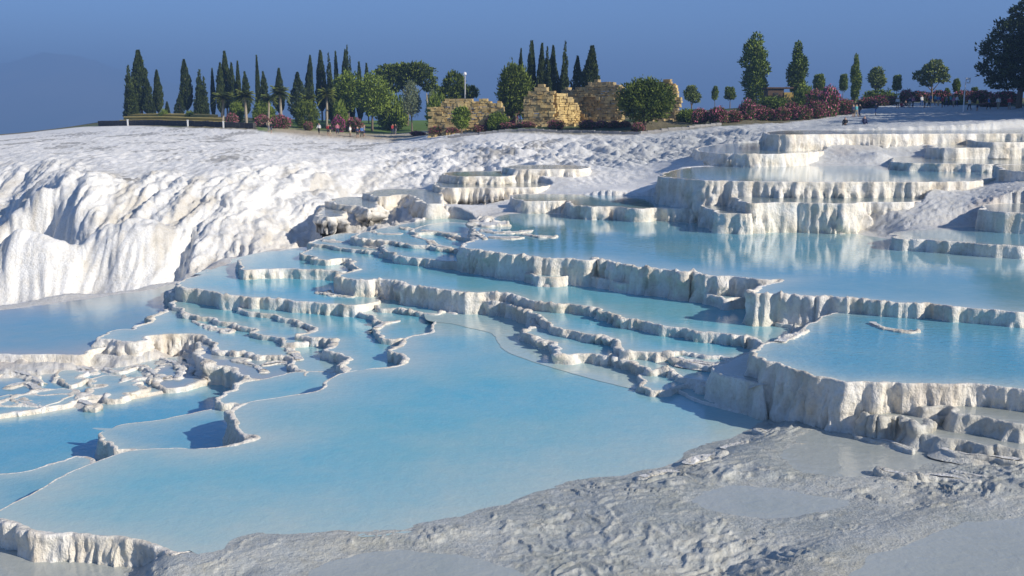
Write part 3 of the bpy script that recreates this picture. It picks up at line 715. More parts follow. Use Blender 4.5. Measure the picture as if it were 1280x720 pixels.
net = np.exp(-(pn(qx * 1.9, qy * 2.7, 51.) / .13) ** 2); net2 = np.exp(-(pn(qx * 4.2 + 5, qy * 5.6, 52.) / .16) ** 2)
netm = sst(-.25, .2, pn(X * .35, Yg * .45, 53.) + .12 * (X > -1))
D += m_near * netm * (.030 * net + .016 * net2)
D += m_near * den * (h1b - .50 * (g1 * .6) * .95 + .016 * r1b)
D += m_near * ((h1 - 0.58 * g1 * 0.93) * (0.30 + 0.70 * rough) + 0.03 * r1 * (.35 + .65 * rough) + fine * (.3 + .7 * sst(0, .5, pn(X * .35, Yg * .4, 21.))) + 0.03 * pn(X * .5, Yg * .5, 7.7))
g2 = 0.6 * pn(X * 0.3, Yg * 0.3, 2.5) + 0.3 * pn(X * 1.1, Yg * 1.1, 3.5)
h2, r2 = steps(g2, 8.0, 0.5)
D += (m_mid + m_rs) * (0.5 * (h2 - 0.5 * g2) + 0.03 * r2 + 0.03 * np.abs(pn(X * 2.4, Yg * 2.0, 4.4)) + 0.012 * pn(X * 5, Yg * 5, 5.5))
D += sst(27, 29, Yg) * (1 - sst(36, 38, Yg)) * (1 - sst(-0.27, -0.22, AA)) * (0.11 * sst(0.22, 0.6, pn(X * 1.7, Yg * 1.5, 41.)) + 0.06 * sst(0.2, .6, pn(X * 4.1, Yg * 3.6, 42.)))
XX, YY, ZZ = X + NX * D, Yg + NY * D, ZB + NZ * D
tl = top_level(XX.ravel(), YY.ravel()).reshape(XX.shape)
ins_ = tl > -50
tops = {d['L']: d for d in PL}
shore = np.full(ZZ.size, 9.0); shn = np.zeros(ZZ.size); shw = np.zeros(ZZ.size) + 1e-9
XR, YR, out_ = XX.ravel(), YY.ravel(), np.ones(ins_.size, bool)
for d in PL:
    q = d['c'][d['lipf'] < 0.06]
    if len(q) < 4: continue
    q = q[::max(1, len(q) // 260)]
    ii = np.nonzero(out_ & (XR > q[:, 0].min() - 2.5) & (XR < q[:, 0].max() + 2.5) & (YR > q[:, 1].min() - 2.5) & (YR < q[:, 1].max() + 2.5))[0]
    if not len(ii): continue
    px_, py_ = XR[ii], YR[ii]
    dm = np.concatenate([np.min((px_[k:k + 4000, None] - q[None, :, 0]) ** 2 + (py_[k:k + 4000, None] - q[None, :, 1]) ** 2, 1) for k in range(0, len(ii), 4000)]) ** .5
    wt = 1 / (dm + .03) ** 3 * (1 - sst(1.6, 2.4, dm))
    shore[ii] = np.minimum(shore[ii], dm); shn[ii] += wt * d['L']; shw[ii] += wt
shz = (shn / shw).reshape(ZZ.shape); shore = shore.reshape(ZZ.shape)
sw_ = sst(0.5, 2.3, shore)
ZZ = np.where(ins_, ZZ, ZZ * sw_ + (1 - sw_) * (shz + 0.05 * (shore - 0.2) + 0.006 * pn(XX * 1.5, YY * 1.5, 3.) + np.clip(D, 0, .10) * sst(0.0, .8, shore)))
ZZ = np.where(ins_, np.minimum(ZZ, tl - np.clip(0.008 + 0.10 * shore, 0, 0.16)), ZZ)
# colour of the ground
tone = np.empty(ZZ.shape + (3,)); tone[:] = WHITE
def blend(mask, col):
    global tone
    m = np.clip(mask, 0, 1)[..., None]
    tone = tone * (1 - m) + np.array(col) * m
blend(m_near * (0.82 + 0.18 * sst(-.4, .3, pn(X * .5, Yg * .5, 1.0))), GREY)
blend(m_near * sst(0.05, 0.5, pn(X * 0.25, Yg * 0.3, 5.0)) * 0.6, (0.50, 0.475, 0.385))
blend(m_near * netm * (net * .45 + net2 * .25), (0.60, 0.59, 0.53))
blend(m_near * den * r1b * .5, (0.60, 0.59, 0.54))
blend(m_near * r1 * .5 * sst(-.3, .3, pn(X * 2.5, Yg * 2.5, 54.)), (0.66, 0.65, 0.59))
blend(m_mid * 0.8, (0.64, 0.62, 0.575)); blend(m_mid * sst(0, .4, pn(X * .4, Yg * .3, 2.)) * .45, (0.62, 0.54, 0.47))
blend(m_rs * 0.75, (0.64, 0.645, 0.63)); blend(m_rs * sst(0, .4, pn(X * .3, Yg * .2, 2.)) * .6, (0.60, 0.52, 0.45))
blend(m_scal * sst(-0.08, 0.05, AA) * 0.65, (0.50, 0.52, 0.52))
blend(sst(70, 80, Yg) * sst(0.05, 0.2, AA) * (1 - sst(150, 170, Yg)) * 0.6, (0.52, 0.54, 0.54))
blend(m_up * left * .8 * (1 - m_cliff * slope), (0.90, 0.885, 0.85))
dirt = sst(0.15, 0.5, fb(X * 0.25, Yg * 0.07, 3.0) + 0.6 * pn(X * 2.5 + Yg * .4, Yg * 0.5, 1.0) + .3 * pn(X * 6, Yg * 1.5, 1.5)) * m_up * (1 - slope * .8) * left
blend(dirt * 0.65, (0.20, 0.19, 0.17))
crest = np.exp(-((Yg - 69) / 3.0) ** 2) * sst(-0.05, 0.2, pn(X * 0.5, Yg * 0.3, 2.0) + 0.7 * pn(X * 2.5, Yg * 1.5, 3.0)) * sst(-0.42, -0.38, AA) * (1 - sst(-0.33, -0.28, AA))
blend(crest * 1.0, (0.09, 0.08, 0.06))
blend(m_cliff * slope, (0.845, 0.835, 0.80))
blend(m_cliff * slope * sst(0.1, 0.5, pn(X * 0.5, Yg * 0.12, 6.0) + .5 * pn(X * 2.5, Yg * .5, 6.5)) * 0.6, (0.60, 0.55, 0.46))
gapron = sst(46, 50, Yg) * (1 - sst(60, 64, Yg)) * sst(-0.30, -0.2, AA) * (1 - sst(0.0, 0.05, AA))
blend(gapron * 0.5, (0.60, 0.55, 0.48))
# soil and grass on the plateau
def ridge(a): return np.interp(a, [-0.40, -0.36, -0.28, -0.22, -0.15, -0.08, -0.05, 0.0, 0.10, 0.18, 0.24, 0.29, 0.36, 0.5], [195, 188, 168, 166, 176, 182, 150, 138, 132, 134, 140, 160, 190, 150])
veg = sst(-3, 3, Yg - ridge(AA) + 2 * pn(X * .2, Yg * .2))
blend(veg, (0.20, 0.17, 0.09))
blend(veg * sst(-0.1, 0.3, fb(X * 0.05, Yg * 0.08, 8.0)), (0.07, 0.11, 0.03))
blend(veg * (AA < -0.05) * (AA > -0.23) * 0.95, (0.12, 0.21, 0.035))
blend(sst(112, 125, Yg) * (1 - veg) * sst(0.27, 0.31, AA + (Yg - 150) * -.001) * .7, (0.40, 0.44, 0.47))  # slope channel toned darker and bluer, deepening its shade in the colour
sand = np.exp(-((Yg - 172) / 8) ** 2) * sst(-0.23, -0.21, AA) * (1 - sst(-0.07, -0.05, AA))
blend(sand, (0.50, 0.42, 0.30))
wet = np.clip(m_near * 0.85 + (m_rs + m_mid) * 0.35, 0, 1)
idx = np.arange(nr * nc).reshape(nr, nc)
fc = grid_faces(nr, nc)
kill = (ins_ & (shore > 0.9)).ravel()
fc = fc[~kill[fc].all(1)]
used = np.zeros(nr * nc, bool); used[fc.ravel()] = True
remap = np.cumsum(used) - 1
V = np.stack([XX.ravel(), YY.ravel(), ZZ.ravel()], 1)[used]
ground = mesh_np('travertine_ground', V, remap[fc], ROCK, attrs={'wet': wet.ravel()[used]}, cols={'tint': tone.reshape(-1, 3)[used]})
ground['kind'] = 'structure'
def ground_z(x, y):
    a = np.clip(x / y, aa[0], aa[-1] - 1e-6)
    j = np.interp(a, aa, np.arange(nc)); i = np.interp(y, ys, np.arange(nr))
    i0, j0 = int(min(i, nr - 2)), int(min(j, nc - 2)); fi, fj = i - i0, j - j0
    return float(ZZ[i0, j0] * (1 - fi) * (1 - fj) + ZZ[i0, j0 + 1] * (1 - fi) * fj + ZZ[i0 + 1, j0] * fi * (1 - fj) + ZZ[i0 + 1, j0 + 1] * fi * fj)
print('terrain', nr, nc, len(fc), 'cps', len(CP))
# ------------------------------------------------------------------ far country and air
def sheet(name, x0, x1, y0, y1, z, mat, n=2):
    gx, gy_ = np.meshgrid(np.linspace(x0, x1, n), np.linspace(y0, y1, n))
    o = mesh_np(name, np.stack([gx.ravel(), gy_.ravel(), np.full(gx.size, z)], 1), grid_faces(n, n), mat)
    o['kind'] = 'structure'
    return o
plain_mat = NG('valley_soil')
plain_mat.base(plain_mat.ramp(plain_mat.noise(0.0012, 5), [(0.35, (0.10, 0.13, 0.06)), (0.55, (0.22, 0.19, 0.11)), (0.7, (0.30, 0.27, 0.2))]))
plain_mat = plain_mat.m
sheet('valley_plain', -27000, 27000, -2500, 27000, -150.0, plain_mat)
# flank of the ridge going down to the valley
sk_a = np.linspace(-3.0, 3.0, 60)
sk_rows = [(318, None), (380, -14), (520, -50), (800, -110), (1150, -151)]
sv = []
for yy, zz in sk_rows:
    for a in sk_a:
        xx = a * yy if abs(a) <= 0.85 else math.copysign(0.85 * yy + (abs(a) - 0.85) * yy * 0.6, a)
        z0 = ground_z(xx, yy) - 0.3 if zz is None else zz * (1 + 0.1 * float(pn(xx * .01, yy * .01)))
        sv.append((xx, yy, z0 if zz is None else max(z0, -151)))
o = mesh_np('ridge_flank', sv, grid_faces(len(sk_rows), len(sk_a)), plain_mat); o['kind'] = 'structure'
# mountain across the valley
mu, mv = np.meshgrid(np.linspace(-5420, -1228, 120), np.linspace(5490, 8310, 50))
cr = .722 * np.interp(mu / .7222, [-7500, -6000, -4600, -4250, -3900, -3500, -3150, -2900, -2500, -2000, -1700], [480, 500, 470, 490, 505, 480, 430, 330, 170, 60, 0])
pr = np.sin(np.clip((mv - 5490) / 2820, 0, 1) * math.pi) ** 0.8
mz = -151 + pr * (cr + 151) * (0.9 + 0.16 * fb(mu * 0.0017, mv * 0.0017, 2.0, 4))
o = mesh_np('far_mountain', np.stack([mu.ravel(), mv.ravel(), mz.ravel()], 1), grid_faces(50, 120), plain_mat); o['kind'] = 'structure'
hz = MB(); hz.box((0, 12400, 128), (57000, 31000, 560)); 
hm = bpy.data.materials.new('haze'); hm.use_nodes = True
ht = hm.node_tree; ht.nodes.remove(ht.nodes['Principled BSDF'])
pv = ht.nodes.new('ShaderNodeVolumePrincipled')
pv.inputs['Color'].default_value = (0.245, 0.435, 0.82, 1)
pv.inputs['Density'].default_value = 0.0005
pv.inputs['Anisotropy'].default_value = 0.0
ht.links.new(pv.outputs[0], ht.nodes['Material Output'].inputs['Volume'])
HZ = hz.build('haze', hm); HZ['kind'] = 'stuff'

# ------------------------------------------------------------------ vegetation
def foliage(name, dark, light, rough=0.7):
    g = NG(name)
    v = g.attr('var')
    oi = g.t.nodes.new('ShaderNodeObjectInfo')
    f = g.math('ADD', g.math('MULTIPLY', v, 0.8), g.math('MULTIPLY', oi.outputs['Random'], 0.2), True)
    g.base(g.mix(f, dark, light))
    g.b.inputs['Roughness'].default_value = rough
    g.b.inputs['Specular IOR Level'].default_value = 0.15
    return g.m
M_CYP = foliage('cypress_foliage', (0.016, 0.030, 0.010), (0.095, 0.125, 0.030))
M_PINE = foliage('pine_foliage', (0.03, 0.055, 0.010), (0.19, 0.235, 0.036))
M_GREEN = foliage('leafy_foliage', (0.05, 0.09, 0.014), (0.27, 0.34, 0.055))
M_OLIVE = foliage('olive_foliage', (0.09, 0.12, 0.065), (0.27, 0.31, 0.18))
M_LIGHT = foliage('pale_foliage', (0.08, 0.12, 0.03), (0.30, 0.34, 0.11))
M_PALM = foliage('palm_foliage', (0.09, 0.13, 0.025), (0.28, 0.31, 0.07))
M_OLEA = foliage('oleander_leaves', (0.035, 0.065, 0.016), (0.12, 0.155, 0.04))
M_PINK = foliage('oleander_blossom', (0.34, 0.06, 0.13), (0.72, 0.24, 0.36))
M_MAG = foliage('magenta_blossom', (0.30, 0.02, 0.16), (0.62, 0.08, 0.36))
M_RED = foliage('dull_red_blossom', (0.30, 0.06, 0.11), (0.58, 0.19, 0.26))
M_BARK = plain('bark', (0.16, 0.12, 0.085), 0.9, 0.4, 3.0)
M_PBARK = plain('pale_bark', (0.34, 0.29, 0.22), 0.9, 0.3, 3.0)

def cards(c, d, ln, wd, var, mb_name, mat, parent):
    n = len(c)
    d = d / (np.linalg.norm(d, axis=1)[:, None] + 1e-9)
    r = RS.normal(size=(n, 3))
    u = np.cross(d, r); u /= np.linalg.norm(u, axis=1)[:, None] + 1e-9
    k = np.cross(u, d)
    ln = np.asarray(ln).reshape(-1, 1) * np.ones((n, 1)); wd = np.asarray(wd).reshape(-1, 1) * np.ones((n, 1))
    V = np.stack([c - d * ln * .4, c + u * wd * .5 + k * wd * .12, c + d * ln * .6, c - u * wd * .5 + k * wd * .12], 1).reshape(-1, 3)
    i = np.arange(n)[:, None] * 4
    Fq = np.concatenate([i + np.array([[0, 1, 2]]), i + np.array([[0, 2, 3]])])
    o = mesh_np(mb_name, V, Fq, mat, parent, False, attrs={'var': np.repeat(var, 4)})
    o['kind'] = 'stuff' if mb_name == 'blossom' else 'thing'
    return o
def trunk(parent, h, r, mat, limbs=(), bend=0.0):
    t = MB()
    z = np.linspace(-0.3, h, 7)
    t.tube(np.stack([bend * np.sin(z / max(h, .1) * 1.5), bend * .5 * np.sin(z * .7), z], 1), r * (1 - 0.65 * np.clip(z / h, 0, 1)), 8, 0.5)
    for (z0, dx, dy, dz, rr) in limbs:
        b = np.array((bend * math.sin(z0 / h * 1.5), 0, z0)); e = np.array((dx, dy, dz))
        t.tube([b, b + e * .5 + np.array((0, 0, -.08 * abs(dx))), b + e], [rr, rr * .7, rr * .3], 6, 0.5)
    return t.build('trunk', mat, parent, True)
def lobes_crown(parent, lobes, n, ln, wd, mat, up=0.5, name='crown', inner=0.55):
    n = int(n * 1.6); ln *= .78; wd *= .78
    lobes = np.array(lobes, float)      # cx cy cz rx ry rz
    wts = (lobes[:, 3] * lobes[:, 4] * lobes[:, 5]) ** (2 / 3.0)
    k = RS.choice(len(lobes), n, p=wts / wts.sum())
    v = RS.normal(size=(n, 3)); v /= np.linalg.norm(v, axis=1)[:, None]
    # clumps: pull the shell radius in and out with noise so gaps and tufts appear
    q = 1.0 + 0.28 * pn(v[:, 0] * 2.6 + k * 3.1, v[:, 1] * 2.6, v[:, 2] * 2.6) + 0.10 * RS.normal(size=n)
    rr = np.where(RS.rand(n) < 0.75, RS.uniform(.86, 1.05, n), RS.uniform(inner, .95, n)) * q
    L = lobes[k]
    c = L[:, :3] + v * L[:, 3:] * rr[:, None]
    d = v * 0.8 + np.array((0, 0, up)) + RS.normal(size=(n, 3)) * 0.5
    cl = pn(c[:, 0] * 1.1, c[:, 1] * 1.1, c[:, 2] * 1.1)
    var = np.clip(0.45 + 0.55 * cl + RS.normal(size=n) * 0.18, 0, 1)
    s = RS.uniform(0.7, 1.35, n)
    return cards(c, d, ln * s, wd * s, var, name, mat, parent)

def cypress(name, h, r, n, skirt=0.10, seed=0, mat=None, ragged=0.16):
    t = empty(name, (0, 0, 0))
    n = int(n * 1.5)
    trunk(t, h * 0.8, 0.16 * h / 13 + .05, M_BARK if skirt < .14 else M_PBARK)
    z = RS.rand(n) ** 1.15
    prof = lambda u: (np.clip(u / 0.18, 0, 1) ** .6) * (1 - np.clip((u - .22) / .80, 0, 1) ** 1.6)
    a = RS.rand(n) * 2 * math.pi
    zz = h * (skirt + (1 - skirt) * z)
    q = 1 + ragged * 1.6 * pn(np.cos(a) * 1.3 + seed, np.sin(a) * 1.3, zz * 0.55) + ragged * .8 * pn(np.cos(a) * 3 + seed, np.sin(a) * 3, zz * 1.6)
    R = r * prof(z) * q * np.where(RS.rand(n) < .8, RS.uniform(.88, 1.04, n), RS.uniform(.3, .9, n)) + 0.03
    c = np.stack([R * np.cos(a), R * np.sin(a), zz], 1)
    d = np.stack([np.cos(a) * .35, np.sin(a) * .35, np.ones(n)], 1) + RS.normal(size=(n, 3)) * .22
    var = np.clip(.4 + .5 * pn(c[:, 0] * 1.5 + seed, c[:, 1] * 1.5, c[:, 2] * .8) + RS.normal(size=n) * .2, 0, 1)
    s = RS.uniform(.7, 1.4, n)
    cards(c, d, .52 * s, .20 * s, var, 'crown', mat or M_CYP, t)
    return t
def copy_tree(o, parent=None):
    c = o.copy(); C.objects.link(c)
    if parent is not None: c.parent = parent
    for ch in list(o.children): copy_tree(ch, c)
    return c
def split_cypress():
    t = empty('cypress_tree', (0, 0, 0))
    trunk(t, 9, .24, M_BARK)
    lob = []
    for (dx, dy, top, r) in [(0, 0, 12.6, 1.0), (-.75, .3, 10.2, .8), (.8, -.2, 8.8, .8), (.2, .7, 11.0, .7)]:
        for k in range(6):
            u = k / 5; z = 1.8 + (top - 2.4) * u
            rr = r * (1 - .75 * u ** 1.5) * RS.uniform(.8, 1.15)
            lob.append((dx * (1 - .35 * u) + RS.normal() * .08, dy + RS.normal() * .08, z, rr, rr, top * .105))
    lobes_crown(t, lob, 4200, .55, .24, M_CYP, 2.2)
    return t
first_use = {}
def place(proto, px, Y, top, label, cat, group, width=None, sink=0.1, base=None, rot=None):
    """stand a tree at its spot, scaled to the height it has there"""
    p = at_y(px, 150, Y)
    z = ground_z(p[0], Y) - sink if base is None else at_y(px, base, Y)[2]
    h = at_y(px, top, Y)[2] - z
    root, H0, W0 = proto
    if id(root) in first_use: o = copy_tree(root)
    else: first_use[id(root)] = 1; o = root
    o.location = (p[0], Y, z)
    sz = h / H0
    sx = (width * Y / F) / W0 if width else sz
    o.scale = (sx, sx, sz)
    o.rotation_euler = (RS.normal() * .018, RS.normal() * .018, RS.uniform(0, 6.28) if rot is None else rot)
    for k in list(o.keys()):
        if k in ('label', 'category', 'group'): del o[k]
    o['label'] = label; o['category'] = cat
    if group: o['group'] = group
    return o
cyp = [(cypress('cypress_tree', 13, 1.15, 2600, .16, 1, ragged=.24), 13, 2.3), (cypress('cypress_tree', 13, 1.25, 2600, .12, 5, ragged=.42), 13, 2.5), (cypress('cypress_tree', 13, 0.7, 1700, .05, 9, ragged=.10), 13, 1.4), (cypress('cypress_tree', 13, 1.5, 3000, .08, 14, ragged=.5), 13, 3.0), (split_cypress(), 12.9, 3.2)]
G1 = 'dark cypresses at the left end of the ridge'
G2 = 'cypresses above the palm garden'
G3 = 'cypresses behind the ruined walls'
for i, px, Y, top, wd, lab, g in [
 (0,178,205,64,21,'tallest and broadest cypress of the left clump, with bare pale lower trunk',G1),
 (4,164,203,84,25,'shorter bushy cypress on the left edge of the left clump',G1),
 (0,172,207,88,14,'cypress half hidden behind the tallest cypress of the left clump',G1),
 (1,187,204,96,11,'slim cypress on the right edge of the left clump',G1),
 (0,199,206,88,12,'lone slender cypress just right of the left clump',G1),
 (2,193,200,129,5,'tiny young cypress between the left clump and the lone slender cypress',G1),
 (2,210,200,127,6,'tiny young cypress standing by itself in the gap right of the lone cypress',G1),
 (0,235,206,75,15,'tall dense cypress, first one right of the open gap',G2),
 (1,225,203,119,11,'low bushy cypress at the left foot of the tall dense cypress',G2),
 (4,251,205,89,24,'broad ragged cypress with two bulges right of the tall dense cypress',G2),
 (2,267,207,86,6,'thin pencil cypress left of the palm garden',G2),
 (1,277,206,79,11,'shorter cypress on the left flank of the four-spired cypress cluster',G2),
 (0,285,208,65,13,'highest spire of the four-spired cypress cluster',G2),
 (1,293,206,79,10,'cypress just right of the highest spire in the four-spired cluster',G2),
 (2,299,207,77,7,'thin pointed cypress on the right flank of the four-spired cluster',G2),
 (1,309,205,90,11,'small pointed cypress behind the middle palm',G2),
 (2,324,208,70,6,'very thin tall cypress alone between two small pointed ones',G2),
 (1,332,205,90,11,'small pointed cypress right of the very thin tall one',G2),
 (0,350,206,86,12,'cypress rising straight behind the leaning palm',G2),
 (3,373,203,91,18,'broad low dark cypress left of a tall slim one',G2),
 (0,386,206,70,11,'tall slim cypress right of the broad low dark one',G2),
 (0,403,208,64,14,'tall full cypress on the left of the high ridge-top row',G2),
 (4,415,206,69,16,'cypress slightly lower than its left neighbour in the high row',G2),
 (2,423,207,65,7,'thin cypress squeezed in the middle of the high row',G2),
 (1,431,208,63,9,'ragged cypress second from the right in the high row',G2),
 (4,437,206,60,16,'highest ragged cypress closing the high row on the right',G2),
 (2,450.5,204,78,8,'first of two small cypresses peeping over the round trees',G2),
 (1,461,204,80,10,'second of two small cypresses peeping over the round trees, wider',G2),
 (1,650,172,62,9,'thin ragged cypress at the left edge of the group behind the ruins',G3),
 (4,658,168,55,15,'ragged cypress second from left behind the ruins',G3),
 (0,665,170,52,11,'highest cypress of the group behind the ruins',G3),
 (0,675,168,55,12,'cypress with rounded tip next to the highest one behind the ruins',G3),
 (4,683,166,62,19,'lower dark cypress filling the middle of the group behind the ruins',G3),
 (1,692,168,58,13,'cypress right of the middle in the group behind the ruins',G3),
 (4,704,167,55,19,'tall cypress with tufted tip above the broken wall gap',G3),
 (3,721,168,71,14,'lower cypress attached to the left of the broad right-hand one',G3),
 (0,736,166,58,22,'broad pointed cypress at the right end of the group behind the ruins',G3)]:
    place(cyp[i], px, Y, top, lab, 'cypress', g, wd)
# palms
def palm(h=6.0):
    t = empty('palm_tree', (0, 0, 0))
    k = MB(); z = np.linspace(-.3, h * .72, 9)
    k.tube(np.stack([.25 * np.sin(z * .3), 0 * z, z], 1), .26 - .06 * z / h + .02 * np.cos(z * 9), 9, .5)
    k.build('trunk', M_PBARK, t, True)
    V, Fc, var = [], [], []
    top = np.array((.25 * math.sin(h * .72 * .3), 0, h * .72))
    for i in range(64):
        a = i * 2.4; el = RS.uniform(-.5, 1.2); ln = RS.uniform(1.5, 2.1)
        hd = np.array((math.cos(a), math.sin(a), 0))
        for s in range(14):
            u = (s + 1) / 14
            p = top + hd * ln * u * math.cos(el * .7) + np.array((0, 0, ln * (math.sin(el) * u - .38 * u * u)))
            sd_ = np.cross(hd, (0, 0, 1))
            for sg in (-1, 1):
                q = p + sd_ * sg * .62 * math.sin(u * 2.6 + .3) + hd * .22 - np.array((0, 0, .10))
                b = len(V); V += [p - hd * .12, p + hd * .12, q]; Fc.append((b, b + 1, b + 2)); var += [RS.uniform(.2, 1)] * 3
    o = mesh_np('fronds', V, np.array(Fc), M_PALM, t, False, attrs={'var': np.array(var)})
    return t
pp = (palm(), 6.0, 4.2)
for px, Y, top, wd, lab in [(278,188,110,30,'bushy palm with bright fan crown at the left end of the palm row'),(308,187,107,30,'palm with leaning pale trunk beside pink oleander, second of the row'),(335,190,112,24,'lower palm with drooping fronds between the leaning palm and the tall-trunked palm'),
                        (352,186,101,30,'tall-trunked palm standing over the pink oleander hedge'),(388,186,112,26,'palm with yellow-green fronds behind the dark ball bush'),(408,187,103,28,'last palm of the row, beside the round dark tree')]:
    place(pp, px, Y, top, lab, 'palm', 'palms in the ridge garden', wd)
# round and spreading trees
def round_tree(name, h, lobes, n, ln, wd, mat, th, tr, limbs=(), bark=M_BARK, bend=0.):
    t = empty(name, (0, 0, 0)); trunk(t, th, tr, bark, limbs, bend); lobes_crown(t, lobes, n, ln, wd, mat); return t
ball = round_tree('umbrella_pine', 7, [(0,0,4.2,2.3,2.3,2.6),(.3,.2,5.2,1.7,1.7,1.7),(-.6,.1,3.6,1.8,1.8,1.7),(.7,-.2,3.6,1.7,1.7,1.7)], 5200, .5, .22, M_PINE, 3.2, .22)
place((ball,6.9,4.9), 645, 156, 82, 'rounded egg-shaped pine standing left of the ruined gatehouse wall', 'pine', 'rounded pines by the ruins', 42)
ball2 = round_tree('umbrella_pine', 6, [(0,0,3.4,2.7,2.7,2.2),(1.0,.2,3.7,1.9,1.9,1.7),(-1.1,.1,3.6,1.9,1.9,1.8),(.2,.6,4.2,1.8,1.8,1.5),(-.2,-.8,3.0,2.2,2.0,1.8)], 6500, .42, .2, M_PINE, 2.4, .25, [(1.2,1.2,0,1.2,.1),(1.3,-1.1,.2,1.3,.1)])
place((ball2,5.75,5.9), 806, 136, 99, 'big round bright-edged pine in front of the right ruined wall', 'pine', 'rounded pines by the ruins', 68)
sp = round_tree('stone_pine', 9, [(-2.2,0,7.2,1.7,1.6,1.1),(-.4,.3,7.5,2.0,1.8,1.0),(1.6,0,7.4,2.0,1.7,1.1),(2.6,.2,6.2,1.4,1.3,.8),(-1.6,-.2,5.8,1.4,1.3,1.1),(.2,-.3,6.4,1.3,1.3,.9),(3.4,0,5.1,1.0,.9,.5)], 4600, .5, .24, M_PINE, 6.6, .26, [(4.2,-1.9,0,2.2,.13),(4.6,1.8,.1,2.2,.13),(3.8,2.6,0,1.8,.1)], bend=.3)
place((sp,8.5,8.4), 509, 196, 79, 'wide flat-topped stone pine with open branches above the round trees', 'pine', 'spreading pines on the ridge', 78, rot=0)
sp2 = round_tree('stone_pine', 7, [(-.3,0,5.4,1.6,1.5,1.4),(-1.3,0,4.2,1.6,1.5,1.0),(.6,.2,4.4,1.4,1.3,1.0),(2.2,0,4.5,1.2,1.1,.7)], 3400, .5, .24, M_PINE, 4.8, .2, [(3.0,1.9,0,1.4,.1),(3,-1.2,0,1.2,.1)])
place((sp2,6.8,6.0), 570, 176, 91, 'small dark pine with a side tuft behind the left ruined wall', 'pine', 'spreading pines on the ridge', 48, rot=0)
rt = round_tree('round_tree', 8, [(0,0,5.6,2.2,2.2,2.1),(.9,.2,4.6,1.7,1.7,1.6),(-.9,0,4.8,1.8,1.7,1.7),(0,-.5,3.6,1.7,1.7,1.3)], 5200, .46, .24, M_GREEN, 3.5, .22)
place((rt,7.7,5.2), 436, 193, 92, 'rounded dense green tree under the high cypress row', 'tree', 'leafy trees on the lawn', 40)
place((rt,7.7,5.2), 465, 186, 94, 'taller full green tree on the lawn edge in front of the rounded one', 'tree', 'leafy trees on the lawn', 42)
ol = round_tree('olive_tree', 7, [(0,0,4.8,1.5,1.4,1.6),(.9,.1,3.8,1.4,1.3,1.2),(-.9,.2,3.8,1.3,1.3,1.2),(.1,0,6.0,.8,.8,.9)], 2000, .42, .16, M_OLIVE, 3.2, .18, [(1.8,.9,0,1.8,.08),(1.9,-.8,0,1.6,.08)])
place((ol,6.9,4.8), 515, 178, 101, 'airy silver-green olive tree left of the left ruined wall', 'olive tree', 'silvery olives by the left ruin', 34)
place((ol,6.9,4.8), 541, 184, 112, 'smaller pale olive tree behind the leaning trunk at the left ruin', 'olive tree', 'silvery olives by the left ruin', 24)
bb = empty('ball_bush', (0,0,0)); trunk(bb, .8, .15, M_BARK); lobes_crown(bb, [(0,0,1.5,1.75,1.75,1.7)], 3000, .34, .18, M_PINE)
place((bb,3.2,3.6), 383, 182, 127, 'clipped dark ball-shaped bush among the palms', 'bush', None, 27)
lo = empty('leafy_bush', (0,0,0)); trunk(lo, .8, .12, M_BARK); lobes_crown(lo, [(0,0,1.2,1.4,1.3,1.2),(.8,0,.9,1.0,1.0,.9),(-.8,.1,.9,1.0,1.0,.9)], 2200, .34, .18, M_GREEN)
for px, Y, top, wd, lab in [(425,184,128,20,'small bright green bush between the palms and the rounded tree'),(623,146,141,30,'low bright green bush between the left ruin and the gatehouse wall'),(205,196,137,12,'tiny green bush on the terrace by the lone cypress'),(238,192,139,14,'low bush at the foot of the tall dense cypress'),
                            (697,175,112,30,'dark undergrowth in the broken wall gap'),(965,176,121,44,'wide low green hedge bush in front of the brown hut'),(1098,185,112,46,'wide green bush under the pale round tree on the right'),(860,146,137,34,'grey-green bush right of the big round pine'),(1190,178,121,30,'dark bush behind the crowd near the white lamp post'),
                            (1003,180,106,26,'green bush at the foot of the second poplar'),(545,168,118,30,'dark green bush at the foot of the leaning trunk'),(490,190,118,36,'dark green bush filling in under the wide stone pine'),(330,196,128,30,'shaded green bush behind the palm trunks'),(296,194,128,22,'green bush under the four-spired cypress cluster')]:
    place((lo,2.4,3.5), px, Y, top, lab, 'bush', 'green bushes along the ridge', wd)
st_ = round_tree('fig_tree', 4, [(0,0,2.9,1.0,1.0,.9),(.7,0,2.3,.9,.8,.6),(-.8,.1,2.2,.8,.8,.6),(-.1,0,1.6,.8,.8,.6)], 1300, .4, .26, M_GREEN, 2.4, .12)
place((st_,3.8,3.2), 577, 144, 134, 'small broad-leaved dark green tree in front of the left ruined wall', 'tree', None, 30)
# poplars and park trees on the right
def poplar(h, r, n, seed):
    t = empty('poplar_tree', (0,0,0)); trunk(t, h*.85, .2, M_PBARK)
    lob = []
    for k in range(9):
        u = k / 8; z = h * (.16 + .76 * u); rr = r * (1 - abs(u - .4) ** 1.7 * 1.35) * RS.uniform(.8, 1.1)
        lob.append((RS.uniform(-.25,.25)*r, RS.uniform(-.25,.25)*r, z, max(rr,.25*r), max(rr,.25*r), h*.11))
    lobes_crown(t, lob, n, .45, .22, M_GREEN, 1.2)
    return t
p1 = (poplar(11, 1.5, 4200, 1), 11, 3.2); p2 = (poplar(11, 1.0, 3200, 2), 11, 2.2)
G4 = 'poplars on the right of the ridge'
place(p1, 943, 190, 43, 'tallest leafy poplar, wide at its base, left of the brown hut', 'poplar', G4, 34)
place(p2, 995, 188, 55, 'second poplar, dense and pointed, right of the brown hut', 'poplar', G4, 24)
place(p2, 1068, 182, 70, 'slimmest poplar standing on a bare pale trunk by the slope', 'poplar', G4, 13)
